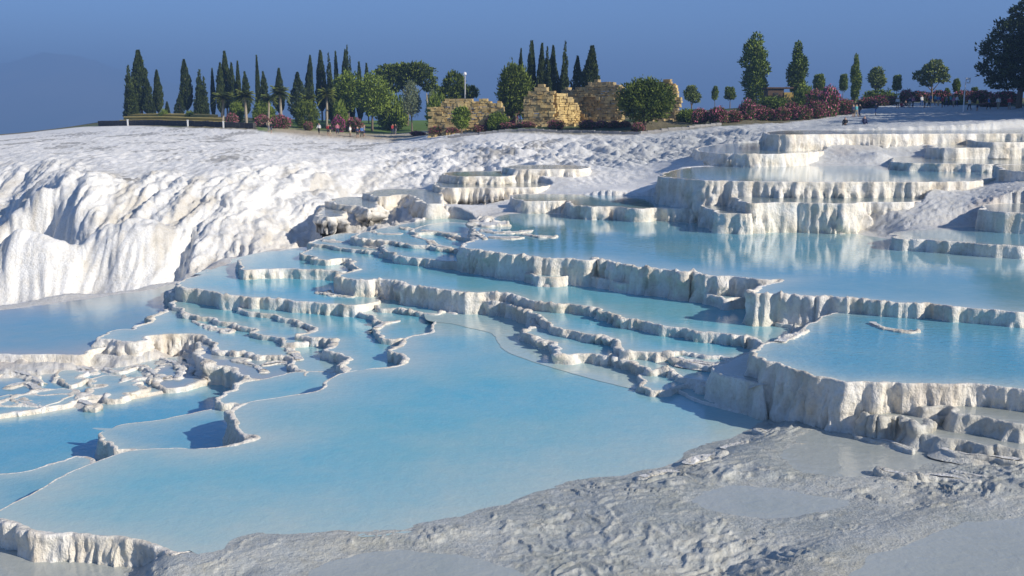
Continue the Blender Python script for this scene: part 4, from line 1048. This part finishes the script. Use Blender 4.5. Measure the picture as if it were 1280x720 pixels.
ap = round_tree('park_tree', 5, [(.1,0,3.3,1.0,1.0,.9),(1.0,.2,2.9,.8,.8,.6),(-1.1,.1,3.1,.75,.75,.6),(.3,0,4.3,.7,.7,.6),(-.5,-.3,3.9,.6,.6,.5),(.9,-.4,3.7,.5,.5,.5),(-.4,.3,2.4,.7,.7,.5)], 1700, .4, .2, M_LIGHT, 2.4, .14, [(1.3,.9,0,1.3,.06),(1.3,-.9,0,1.3,.06)])
apd = round_tree('park_tree', 5, [(0,0,3.2,1.0,1.0,1.1),(.5,0,4.0,.65,.65,.7),(-.5,.1,2.7,.8,.8,.7),(.7,.2,2.6,.6,.6,.5),(-.35,-.3,4.1,.5,.5,.5)], 1500, .38, .2, M_GREEN, 2.3, .13)
G5 = 'small park trees along the right skyline'
for pr_, px, Y, top, wd, lab in [(apd,912,200,107,20,'small round tree nearest the left of the tallest poplar'),(apd,893,200,106,14,'narrow small tree second left of the tallest poplar'),(ap,864,175,107,30,'grey-green spreading tree just right of the right ruined wall'),(apd,1022,196,91,24,'round green tree right of the second poplar'),
  (apd,1052,194,91,17,'small dense tree left of the slimmest poplar'),(ap,1092,196,84,34,'pale yellow-green round tree right of the slimmest poplar'),(apd,1119,195,92,17,'small lollipop tree on a thin trunk above the crowd'),(ap,1163,192,75,42,'large airy pale tree above the crowd on the right'),
  (apd,1193,194,97,16,'little bright green tree left of the white lamp post'),(apd,1182,198,109,11,'very small dark tree behind the crowd'),(apd,1216,196,108,13,'very small green tree just right of the white lamp post')]:
    place((pr_,4.9,3.6), px, Y, top, lab, 'tree', G5, wd)
bp = round_tree('pine_tree', 16, [(0,0,13.5,2.2,2.2,1.9),(1.2,0,15,1.8,1.8,1.4),(-1.6,0,11.2,2.4,2.2,1.7),(1.4,.4,11.6,2.6,2.4,1.8),(-3.0,.2,8.6,2.6,2.4,1.8),(.2,-.4,8.8,3.0,2.8,2.0),(3,.2,9,2.8,2.4,1.9),(-3.2,0,5.8,2.5,2.2,1.5),(.4,.2,5.8,3,2.6,1.7),(3.4,0,6,2.8,2.4,1.7),(-2.2,0,3.8,2.2,2.,1.0),(2,0,3.6,2.6,2.2,1.2)], 11000, .6, .28, M_CYP, 11, .4)
place((bp,16.4,11.6), 1272, 156, -8, 'huge dark pine overhanging the right edge of the slope', 'pine', 'huge pines at the right edge', 110, rot=0)
place((bp,16.4,11.6), 1345, 149, -20, 'second huge dark pine standing behind the first, mostly outside the view', 'pine', 'huge pines at the right edge', 110)
for px, Y, top in [(1530, 112, -90), (1510, 117, -90), (1490, 122, -80), (1480, 127, -70), (1460, 134, -60), (1440, 141, -60), (1425, 148, -55), (1400, 156, -40), (1380, 164, -30), (1350, 173, -10)]:
    place((bp,16.4,11.6), px, Y, top, 'tall pine of the grove beyond the right edge, shading the slope', 'pine', 'pines of the grove beyond the right edge', 115)
# oleanders
def oleander(mat, seed):
    t = empty('oleander_shrub', (0,0,0)); trunk(t, .7, .1, M_BARK, [(.3,.5,0,.6,.05),(.3,-.5,.1,.6,.05)])
    lob = [(0,0,1.15,1.2,1.1,1.0),(.7,.1,.9,.9,.9,.8),(-.7,0,.95,.9,.9,.85)]
    lobes_crown(t, lob, 1300, .34, .15, M_OLEA)
    lobes_crown(t, [(a,b,c+.06,d*1.03,e*1.03,f*1.03) for a,b,c,d,e,f in lob], 650, .22, .2, mat, name='blossom', inner=.9)
    return t
o_p, o_m, o_r = (oleander(M_PINK,1),2.2,3.2), (oleander(M_MAG,2),2.2,3.2), (oleander(M_RED,3),2.2,3.2)
G6 = 'flowering oleanders along the ridge path'
for pr_, px, Y, top, wd, lab in [
 (o_p,290,180,142,19,'pink oleander at the left end of the ridge hedge, apart from the rest'),(o_p,328,178,144,22,'pink oleander left of the widest pink one, under the palms'),(o_p,350,177,144,28,'widest pink oleander under the tall-trunked palm'),(o_r,385,177,152,15,'small faded oleander in front of the ball bush'),
 (o_m,423,179,145,17,'bright magenta oleander on the lawn edge'),(o_r,443,180,147,22,'dull oleander right of the bright magenta one'),(o_m,522,170,164,24,'vivid magenta oleander overhanging the white cliff top'),(o_r,548,152,156,28,'dark red oleander at the left foot of the left ruin'),(o_r,565,150,159,18,'dark red oleander next to the broad-leaved tree'),
 (o_r,600,146,156,24,'dusky oleander under the right end of the left ruin'),(o_r,615,147,146,20,'taller dusky oleander with pink tips right of the left ruin'),(o_r,633,145,153,26,'dusky oleander below the low bright green bush'),(o_r,657,144,152,24,'dark oleander at the foot of the gatehouse wall'),(o_p,640,158,126,24,'oleander with faint pink flowers under the egg-shaped pine'),
 (o_r,695,142,150,26,'lone rounded dusky oleander between the two ruined walls'),(o_r,735,141,150,24,'first oleander of the row under the tall ruined wall'),(o_p,752,141,151,22,'pinker second oleander of the row under the tall ruined wall'),(o_r,768,140,151,22,'third oleander of the row under the tall ruined wall'),(o_p,781,140,151,16,'last pink oleander of the row before the big round pine'),(o_r,797,134,153,18,'small oleander under the big round pine'),
 (o_p,875,142,136,26,'pink oleander at the left of the right-hand hedge'),(o_p,897,141,134,30,'broad pink oleander second in the right-hand hedge'),(o_p,934,150,125,28,'rose-pink oleander in front of the tallest poplar'),(o_r,917,144,138,24,'dull oleander between two brighter pink ones'),(o_r,958,150,135,26,'dull red oleander below the brown hut'),(o_r,978,150,134,26,'dull red oleander right of the one below the hut'),
 (o_r,1003,152,132,28,'dull red oleander below the second poplar'),(o_p,1037,158,109,34,'biggest reddish-pink oleander left of the slope'),(o_r,1022,154,126,28,'low dusky oleander at the left foot of the biggest one'),(o_r,1056,160,124,24,'brownish oleander by the bare trunk of the slimmest poplar'),(o_r,1018,170,112,26,'reddish oleander behind the second poplar'),(o_r,1083,172,122,26,'brownish oleander right of the slimmest poplar'),(o_r,1112,180,120,22,'brown-red low oleander left of the crowd'),(o_r,1240,166,129,40,'dark shaded shrub under the huge pine'),(o_r,1132,186,112,22,'russet shrub behind the crowd'),(o_r,1100,178,119,30,'wide russet shrub left of the crowd, before the green bush'),(o_r,1147,193,114,30,'russet shrub between the crowd and the airy pale tree'),(o_r,1172,195,113,30,'dull red shrub under the airy pale tree'),(o_r,1203,192,113,30,'dull red shrub behind the white lamp post'),(o_r,1225,186,113,34,'dark red shrub under the left side of the huge pine'),(o_r,1255,176,114,40,'dark red shrub right behind the trunk of the huge pine'),(o_r,946,155,131,26,'dusky low oleander between the tallest poplar and the hut'),(o_r,990,156,128,24,'dusky low oleander in front of the second poplar')]:
    place(pr_, px, Y, top, lab, 'oleander', G6, wd)

# ------------------------------------------------------------------ ruined walls
def make_stone():
    g = NG('ruin_stone')
    v = g.attr('var')
    n = g.noise(1.2, 5, .6)
    big = g.noise(.35, 4, .6)
    c = g.mix(v, (0.40, 0.265, 0.09), (0.72, 0.54, 0.23))
    c = g.mix(g.ramp(big, [(.42, 0.0), (.62, .75)]), c, (0.36, 0.29, 0.17))
    g.base(g.mix(1.0, c, g.ramp(n, [(.3, .62), (.65, 1.0)]), 'MULTIPLY'))
    g.b.inputs['Roughness'].default_value = .9
    g.bump(g.noise(5.0, 4), .5, .06)
    return g.m
M_STONE = make_stone()
def ruin(runs, Y0, label, tops_thick=1.1):
    """runs: list of (px0, Y0, px1, Y1, base_py, [(u, top_py)...], hole)"""
    a0 = at_y(runs[0][0], runs[0][4], runs[0][1])
    root = empty('ruined_wall', (a0[0], a0[1], 0), label, 'ruin', 'ruined stone walls on the ridge')
    for (pa, Ya, pb, Yb, base, prof, hole) in runs:
        A_, B_ = at_y(pa, base, Ya), at_y(pb, base, Yb)
        ln = np.hypot(*(B_ - A_)[:2]); dr = (B_ - A_)[:2] / ln; rz = math.atan2(dr[1], dr[0])
        zb = min(ground_z(A_[0], A_[1]), ground_z(B_[0], B_[1])) - .4
        m = MB(); z = zb; r_ = 0
        while z < 16:
            hh = RS.uniform(.2, .5); s = -RS.uniform(0, .5); any_ = False
            while s < ln:
                l_ = RS.uniform(.25, 1.0); u = (s + l_ / 2) / ln
                if 0 <= u <= 1:
                    px = pa + (pb - pa) * u; Yc = Ya + (Yb - Ya) * u
                    tz = at_y(px, float(np.interp(u, [p[0] for p in prof], [p[1] for p in prof])), Yc)[2] + .7 * float(pn(s * .7, .3, Ya)) + .35 * float(pn(s * 2.3, .7, Ya))
                    hz_ = False
                    if hole:
                        hz_ = ((u - hole[0]) / hole[1]) ** 2 + ((z + hh/2 - at_y(px, hole[2], Yc)[2]) / hole[3]) ** 2 < 1
                    if z + hh * .6 < tz:
                        any_ = True
                        c = A_[:2] + dr * (s + l_ / 2)
                        th = tops_thick + RS.uniform(-.10, .10)
                        off = np.array((-dr[1], dr[0])) * ((.75 if hz_ else 0) + RS.uniform(-.12, .12))
                        m.box((c[0] + off[0] - a0[0], c[1] + off[1] - a0[1], z + hh / 2), (l_ - .03, th, hh - .03), rz + RS.normal() * .03, np.clip(RS.normal(.6, .2), 0, 1), .05)
                s += l_
            z += hh; r_ += 1
            if not any_ and z > zb + 2: break
        for _ in range(int(ln * 5)):
            c = A_[:2] + dr * RS.uniform(0, ln) + np.array((dr[1], -dr[0])) * RS.uniform(.6, 2.2); q = RS.uniform(.15, .5)
            m.box((c[0] - a0[0], c[1] - a0[1], ground_z(c[0], c[1]) + q * .25), (q * 1.4, q, q * .8), RS.uniform(0, 3), RS.rand(), q * .12)
        o = m.build('stone_courses', M_STONE, root)
        o['kind'] = 'stuff'
    return root
ruin([(537,152,634,150,166,[(0,134),(.12,131),(.3,127),(.5,124),(.75,123),(.88,126),(.95,138),(1,150)],None)],152,'low rounded ruined wall of yellow stone, leftmost of the ruins')
ruin([(656,147,692,146,166,[(0,122),(.15,112),(.4,109),(.7,109),(1,116)],None),(692.5,146.5,729,153,164,[(0,116),(.3,118),(.45,124),(.7,130),(1,130)],None)],147,'narrow gatehouse wall of yellow stone with a stepped wing on its right')
ruin([(704,153,778,149,160,[(0,116),(.08,106),(.3,108),(.5,103),(.75,102),(1,104)],(.5,.17,133,1.3))],150,'tall broad ruined wall with a dark arched niche beside the big round pine')
ruin([(800,152,849,150,160,[(0,112),(.5,103),(.75,102),(.9,106),(1,118)],None)],150,'ruined wall stub sticking out right of the big round pine')

# ------------------------------------------------------------------ walls, hut, lamps, posts
M_DARK = plain('basalt', (0.055, 0.05, 0.05), .9, .4, 2.)
M_GOLD = plain('dry_grass', (0.36, 0.28, 0.075), .95, .35, .8)
M_WHITE = plain('white_paint', (0.75, 0.75, 0.74), .4)
M_WOOD = plain('brown_boards', (0.10, 0.06, 0.035), .8, .3, 3.)
M_YEL = plain('ochre_plaster', (0.42, 0.30, 0.08), .8, .2, 2.)
def low_wall(name, pts, h, th, mat, label, cat, lift=0.0, group=None):
    p0 = at_y(pts[0][0], 160, pts[0][1]); root = empty(name, (p0[0], p0[1], 0), label, cat, group)
    m = MB()
    P = [at_y(px, 160, Y) for px, Y in pts]
    for a, b in zip(P[:-1], P[1:]):
        ln = np.hypot(*(b - a)[:2]); k = max(1, int(ln / .8)); rz = math.atan2(b[1] - a[1], b[0] - a[0])
        for i in range(k):
            c = a + (b - a) * (i + .5) / k; z = ground_z(c[0], c[1]) + lift
            for q in range(max(1, int(h / .35))):
                m.box((c[0] - p0[0], c[1] - p0[1], z - .15 + (q + .5) * h / max(1, int(h / .35))), (ln / k - .02, th + RS.uniform(-.06, .06), h / max(1, int(h / .35)) - .015), rz, RS.uniform(0, 1), .03)
    o = m.build('stones', mat, root); o['kind'] = 'stuff'
    return root
low_wall('retaining_wall', [(125,190),(150,186),(190,182),(240,176),(285,172),(318,170)], 1.0, .6, M_DARK, 'long low dark stone retaining wall below the golden grass terrace', 'wall')
for j, (dy, lift) in enumerate([(4, .45), (8, .85), (12, 1.2)]):
    x0 = 150 + j * 5; pts = [(x0, 190 + dy), (200, 184 + dy), (240, 179 + dy), (283 - j * 5, 176 + dy)]
    vs, fs = [], []
    for px, Y in pts:
        for yy in (0, 4.2):
            p = at_y(px, 160, Y + yy); g_ = ground_z(p[0], p[1]) + lift
            vs += [(p[0], p[1], g_ - .55), (p[0], p[1], g_)]
    for i in range(len(pts) - 1):
        b = i * 4; fs += [(b, b + 4, b + 5, b + 1), (b + 1, b + 5, b + 7, b + 3), (b + 2, b + 3, b + 7, b + 6)]
    o = mesh_np('grass_terrace', vs, np.array(fs), M_GOLD, None, False); o['kind'] = 'structure'
low_wall('kerb_wall', [(560,141),(640,139),(720,136),(800,132),(860,134),(900,137)], .45, .45, plain('grey_kerb', (.30,.29,.28), .9, .3, 2.), 'long grey kerb of stones running below the oleanders and ruins', 'kerb')
def box_thing(name, px, Y, label, cat): 
    p = at_y(px, 150, Y); return empty(name, (p[0], Y, ground_z(p[0], Y)), label, cat)
h = box_thing('hut', 972, 184, 'small flat-roofed brown hut with an ochre side behind the oleanders', 'hut')
m = MB(); m.box((-.8, 0, 1.3), (2.6, 3, 3.0)); m.build('wall', M_WOOD, h)
m = MB(); m.box((1.35, -.4, 1.0), (1.6, 2.4, 2.4)); m.build('annex', M_YEL, h)
m = MB(); m.box((-.2, 0, 2.92), (4.4, 3.6, .22)); m.build('roof', M_WOOD, h)
m = MB(); m.box((-.8, -1.53, 1.2), (.8, .08, 1.9)); m.build('door', plain('dark_door', (.03,.025,.02), .6), h)
l1 = box_thing('lamp_post', 1203.5, 150, 'tall white lamp post with a boxy double head at the edge of the slope', 'lamp post')
m = MB(); m.tube([(0,0,-.3),(0,0,2),(.08,0,4.3)], [.09,.08,.06], 8); m.build('pole', M_WHITE, l1)
m = MB(); m.tube([(.05,0,4.2),(.3,0,4.35),(.55,0,4.35)], [.05,.05,.04], 6); m.build('arm', M_WHITE, l1)
m = MB(); m.box((.36,0,4.45), (.62,.3,.2)); m.box((.36,0,3.9), (.55,.26,.16)); m.box((.62,0,4.18),(.12,.2,.42)); m.build('lamp_head', M_WHITE, l1)
l2 = box_thing('lamp_post', 581.5, 158, 'slender grey lamp post rising behind the left ruined wall', 'lamp post')
m = MB(); m.tube([(0,0,-.3),(0,0,5),(0,0,7.6)], [.13,.11,.09], 8); m.build('pole', plain('grey_metal', (.4,.4,.4), .5), l2)
m = MB(); m.tube([(0,0,7.6),(0,0,7.72),(0,0,8.0),(0,0,8.1)], [.1,.26,.22,.05], 10); m.build('lamp_head', M_WHITE, l2)
tk = box_thing('leaning_trunk', 536, 170, 'bare pale leaning tree trunk left of the left ruin', 'tree trunk')
m = MB(); m.tube([(0.5,0,-.3),(.2,0,2.2),(-.2,0,4.4),(-.3,0,6.2)], [.26,.2,.16,.07], 8); m.build('trunk', M_PBARK, tk)
m = MB(); m.tube([(-.1,0,4.1),(.6,0,5.0),(1.0,0,5.9)], [.1,.07,.03], 6); m.build('branch', M_PBARK, tk)
for px, Y, lab in [(159.5,184,'short white post at the left end of the golden terrace'),(234.5,174,'short white post in front of the dark retaining wall'),(279,170,'short white post below the first pink oleander')]:
    p = box_thing('marker_post', px, Y, lab, 'post')
    m = MB(); m.box((0,0,.45), (.2,.2,1.0)); m.box((0,0,.99), (.28,.28,.1)); m.build('post', M_WHITE, p)

# ------------------------------------------------------------------ people
SKIN = plain('skin', (0.42, 0.25, 0.17), .6)
def person_mesh(joints, edges, radii):
    me = bpy.data.meshes.new('person'); me.from_pydata(joints, edges, []); o = bpy.data.objects.new('tmp', me); C.objects.link(o)
    sk = o.modifiers.new('s', 'SKIN'); sk.use_smooth_shade = True
    o.modifiers.new('u', 'SUBSURF').levels = 1
    for v, r in zip(me.skin_vertices[0].data, radii): v.radius = r if hasattr(r, '__len__') else (r, r)
    me.skin_vertices[0].data[0].use_root = True
    dg = bpy.context.evaluated_depsgraph_get(); ev = o.evaluated_get(dg)
    em = ev.to_mesh()
    V = np.array([v.co[:] for v in em.vertices]); Nn = np.array([v.normal[:] for v in em.vertices]); fs = [tuple(p.vertices) for p in em.polygons]
    ev.to_mesh_clear(); bpy.data.objects.remove(o)
    return V, Nn, fs
def pose(kind):
    if kind == 'sit':
        J = dict(pel=(0,0,.18), ch=(0,.06,.52), nk=(0,.05,.70), hd=(0,.03,.80), ht=(0,.03,.93), lh=(.1,-.02,.16), lk=(.14,-.42,.32), lf=(.14,-.62,.06), lt=(.14,-.76,.03), rh=(-.1,-.02,.16), rk=(-.14,-.42,.34), rf=(-.13,-.64,.06), rt=(-.13,-.78,.03),
                 ls=(.19,.05,.62), le=(.26,-.06,.38), lw=(.2,-.3,.32), rs=(-.19,.05,.62), re=(-.27,-.04,.38), rw=(-.2,-.28,.33))
    else:
        s = .22 if kind == 'walk' else .03
        J = dict(pel=(0,0,.95), ch=(0,.0,1.27), nk=(0,-.01,1.47), hd=(0,-.03,1.56), ht=(0,-.03,1.70), lh=(.10,0,.90), lk=(.11,-s*.7,.49), lf=(.11,-s*.9,.08), lt=(.12,-s*.9-.15,.03), rh=(-.10,0,.90), rk=(-.11,s*.3,.49), rf=(-.11,s*1.1,.09), rt=(-.12,s*1.1-.15,.04),
                 ls=(.19,0,1.40), le=(.25,s*.5,1.12), lw=(.25,s*.2-.12,.88), rs=(-.19,0,1.40), re=(-.25,-s*.4,1.12), rw=(-.24,-s-.1,.90))
    k = list(J); E = [('pel','ch'),('ch','nk'),('nk','hd'),('hd','ht'),('pel','lh'),('lh','lk'),('lk','lf'),('lf','lt'),('pel','rh'),('rh','rk'),('rk','rf'),('rf','rt'),('nk','ls'),('ls','le'),('le','lw'),('nk','rs'),('rs','re'),('re','rw')]
    R = dict(pel=(.15,.11), ch=(.16,.11), nk=.06, hd=.10, ht=.085, lh=.09, lk=.062, lf=.045, lt=.035, rh=.09, rk=.062, rf=.045, rt=.035, ls=.065, le=.045, lw=.035, rs=.065, re=.045, rw=.035)
    V, Nn, fs = person_mesh([J[q] for q in k], [(k.index(a), k.index(b)) for a, b in E], [R[q] for q in k])
    return V, Nn, fs, kind
def region(V, Nn, fs, sel, off):
    keep = [f for f in fs if all(sel[i] for i in f)]
    u = sorted({i for f in keep for i in f}); mp = {j: i for i, j in enumerate(u)}
    return V[u] + Nn[u] * off, [tuple(mp[i] for i in f) for f in keep]
def pyd(name, V, fs, mat=None):
    me = bpy.data.meshes.new(name); me.from_pydata([tuple(v) for v in V], [], fs); me.update()
    for p in me.polygons: p.use_smooth = True
    if mat: me.materials.append(mat)
    return me
POSES = {}
for kd in ('stand', 'walk', 'sit'):
    V, Nn, fs, _ = pose(kd); z = V[:, 2]; r = np.hypot(V[:, 0], V[:, 1])
    if kd == 'sit': top = (z > .2) & (z < .70); low = (V[:, 1] < .08) & (z < .42) & (z > .07) & (np.abs(V[:, 0]) < .24); hair = z > .87
    else: top = (z > .93) & (z < 1.47); low = (z < 1.0) & (z > (.45 if kd == 'stand' else .14)) & (np.abs(V[:, 0]) < .215); hair = z > 1.63
    POSES[kd] = dict(body=pyd('body', V, fs, SKIN), shirt=pyd('shirt', *region(V, Nn, fs, top, .018)), trousers=pyd('trousers', *region(V, Nn, fs, low, .016)), hair=pyd('hair', *region(V, Nn, fs, hair, .02)))
cloth_m = {}
def cloth(c):
    if c not in cloth_m: cloth_m[c] = plain('cloth', c, .85)
    return cloth_m[c]
W_, K_, NV, RD, BL, TQ, BG_, YE, GN, PK, GY_ = (.7,.7,.68), (.02,.02,.022), (.03,.04,.10), (.40,.04,.04), (.08,.18,.42), (.10,.38,.42), (.40,.33,.22), (.5,.38,.06), (.06,.16,.06), (.5,.18,.24), (.2,.2,.21)
def person(px, py, Y, kd, sh, tr, lab, grp, rz=None, scale=1.0):
    p = at_y(px, py, Y); z = ground_z(p[0], Y)
    o = empty('person', (p[0], Y, z), lab, 'person', grp, RS.uniform(0, 6.28) if rz is None else rz)
    o.scale = (scale,) * 3
    P_ = POSES[kd]
    for part, mat in (('body', SKIN), ('shirt', cloth(sh)), ('trousers', cloth(tr)), ('hair', cloth((.025,.018,.012)))):
        c = bpy.data.objects.new(part, P_[part]); C.objects.link(c); c.parent = o
        if part != 'body':
            if not c.data.materials: c.data.materials.append(mat)
            c.material_slots[0].link = 'OBJECT'; c.material_slots[0].material = mat
    return o
GA = 'visitors on the cliff-top path'
for px, py, Y, kd, sh, tr, lab in [(339.5,175,163,'stand',K_,NV,'person in dark clothes standing alone at the left on the white cliff top'),(336,174,165,'walk',BG_,GY_,'person in a beige top beside the one in dark clothes'),(399,173,171,'walk',W_,K_,'person in white top and black trousers walking on the sand path'),(410.5,173,170,'stand',RD,K_,'person in a red top in the middle of the path group'),(413,173,169,'walk',K_,BG_,'person in black top and beige trousers next to the one in red'),
  (422,172,173,'walk',PK,NV,'person in pink top below the magenta oleander'),(438,174,170,'stand',W_,BG_,'person all in pale clothes on the sand path'),(447,174,169,'stand',NV,K_,'tall person in navy on the path left of the last pair'),(452.5,174,169.5,'walk',BL,K_,'person in a blue top at the right of the path group'),(455.5,173,172,'stand',GY_,NV,'person in grey behind the one in blue top'),(491,172,178,'walk',RD,NV,'person in red walking apart towards the lawn'),(494.5,172,178,'walk',K_,GY_,'person in black walking beside the one in red on the lawn edge')]:
    person(px, py, Y, kd, sh, tr, lab, GA)
GB = 'bathers and visitors on the shaded slope'
for px, py, Y, kd, sh, tr, lab in [(1066,153,150,'stand',NV,K_,'person in navy standing left of a close trio on the slope'),(1070,153,150.5,'walk',TQ,BG_,'person in turquoise in the middle of the close trio'),(1074,152,151,'walk',K_,NV,'person in black on the right of the close trio'),(1094,150,152,'stand',NV,BL,'person in dark blue standing alone on the shaded slope'),
  (1056,162,124,'sit',K_,K_,'person in black sitting at the pool rim below the trio'),(1080,163,121,'sit',NV,NV,'person in navy sitting low behind the pool rim'),(1162,139,176,'walk',BL,GY_,'person in blue walking in the shade below the crowd'),(1168,138,176,'stand',TQ,NV,'person in turquoise standing in the shade below the crowd')]:
    person(px, py, Y, kd, sh, tr, lab, GB)
GC = 'crowd on the upper path at the right'
crowd = [(1122,W_,K_,'white top and black trousers at the left end of the crowd'),(1127,RD,NV,'red top sitting near the left end of the crowd'),(1132,K_,GY_,'black top sitting next to the one in red'),(1137,NV,BG_,'navy top standing tallest near the left of the crowd'),(1141,PK,K_,'pink top beside the tall navy one'),(1152,W_,BL,'white top and blue trousers near the middle of the crowd'),(1156,YE,K_,'yellow top near the middle of the crowd'),(1161,K_,K_,'all black right of the yellow top'),
  (1173,BL,BG_,'blue top and beige trousers under the airy pale tree'),(1178,RD,K_,'red top and black trousers right of the blue top'),(1183,GY_,NV,'grey top in the dense part of the crowd'),(1188,TQ,K_,'turquoise top in the dense part of the crowd'),(1192,PK,BG_,'pink top and beige trousers in the dense part of the crowd'),(1196,W_,NV,'white top left of the white lamp post'),(1212,W_,K_,'white top just right of the white lamp post'),(1222,YE,NV,'yellow top in the shade of the huge pine'),(1236,BL,K_,'blue top in the shade of the huge pine'),(1248,W_,BG_,'pale clothes in the deep shade of the huge pine'),(1262,RD,GY_,'red top in the deep shade of the huge pine')]
for i, (px, sh, tr, lab) in enumerate(crowd):
    person(px, 130, (168 if px < 1200 else 150) + (i % 3) * 2.5, 'sit' if 'sitting' in lab else ('walk' if i % 3 else 'stand'), sh, tr, 'person with ' + lab if not lab.startswith(('all', 'pale')) else 'person in ' + lab, GC)
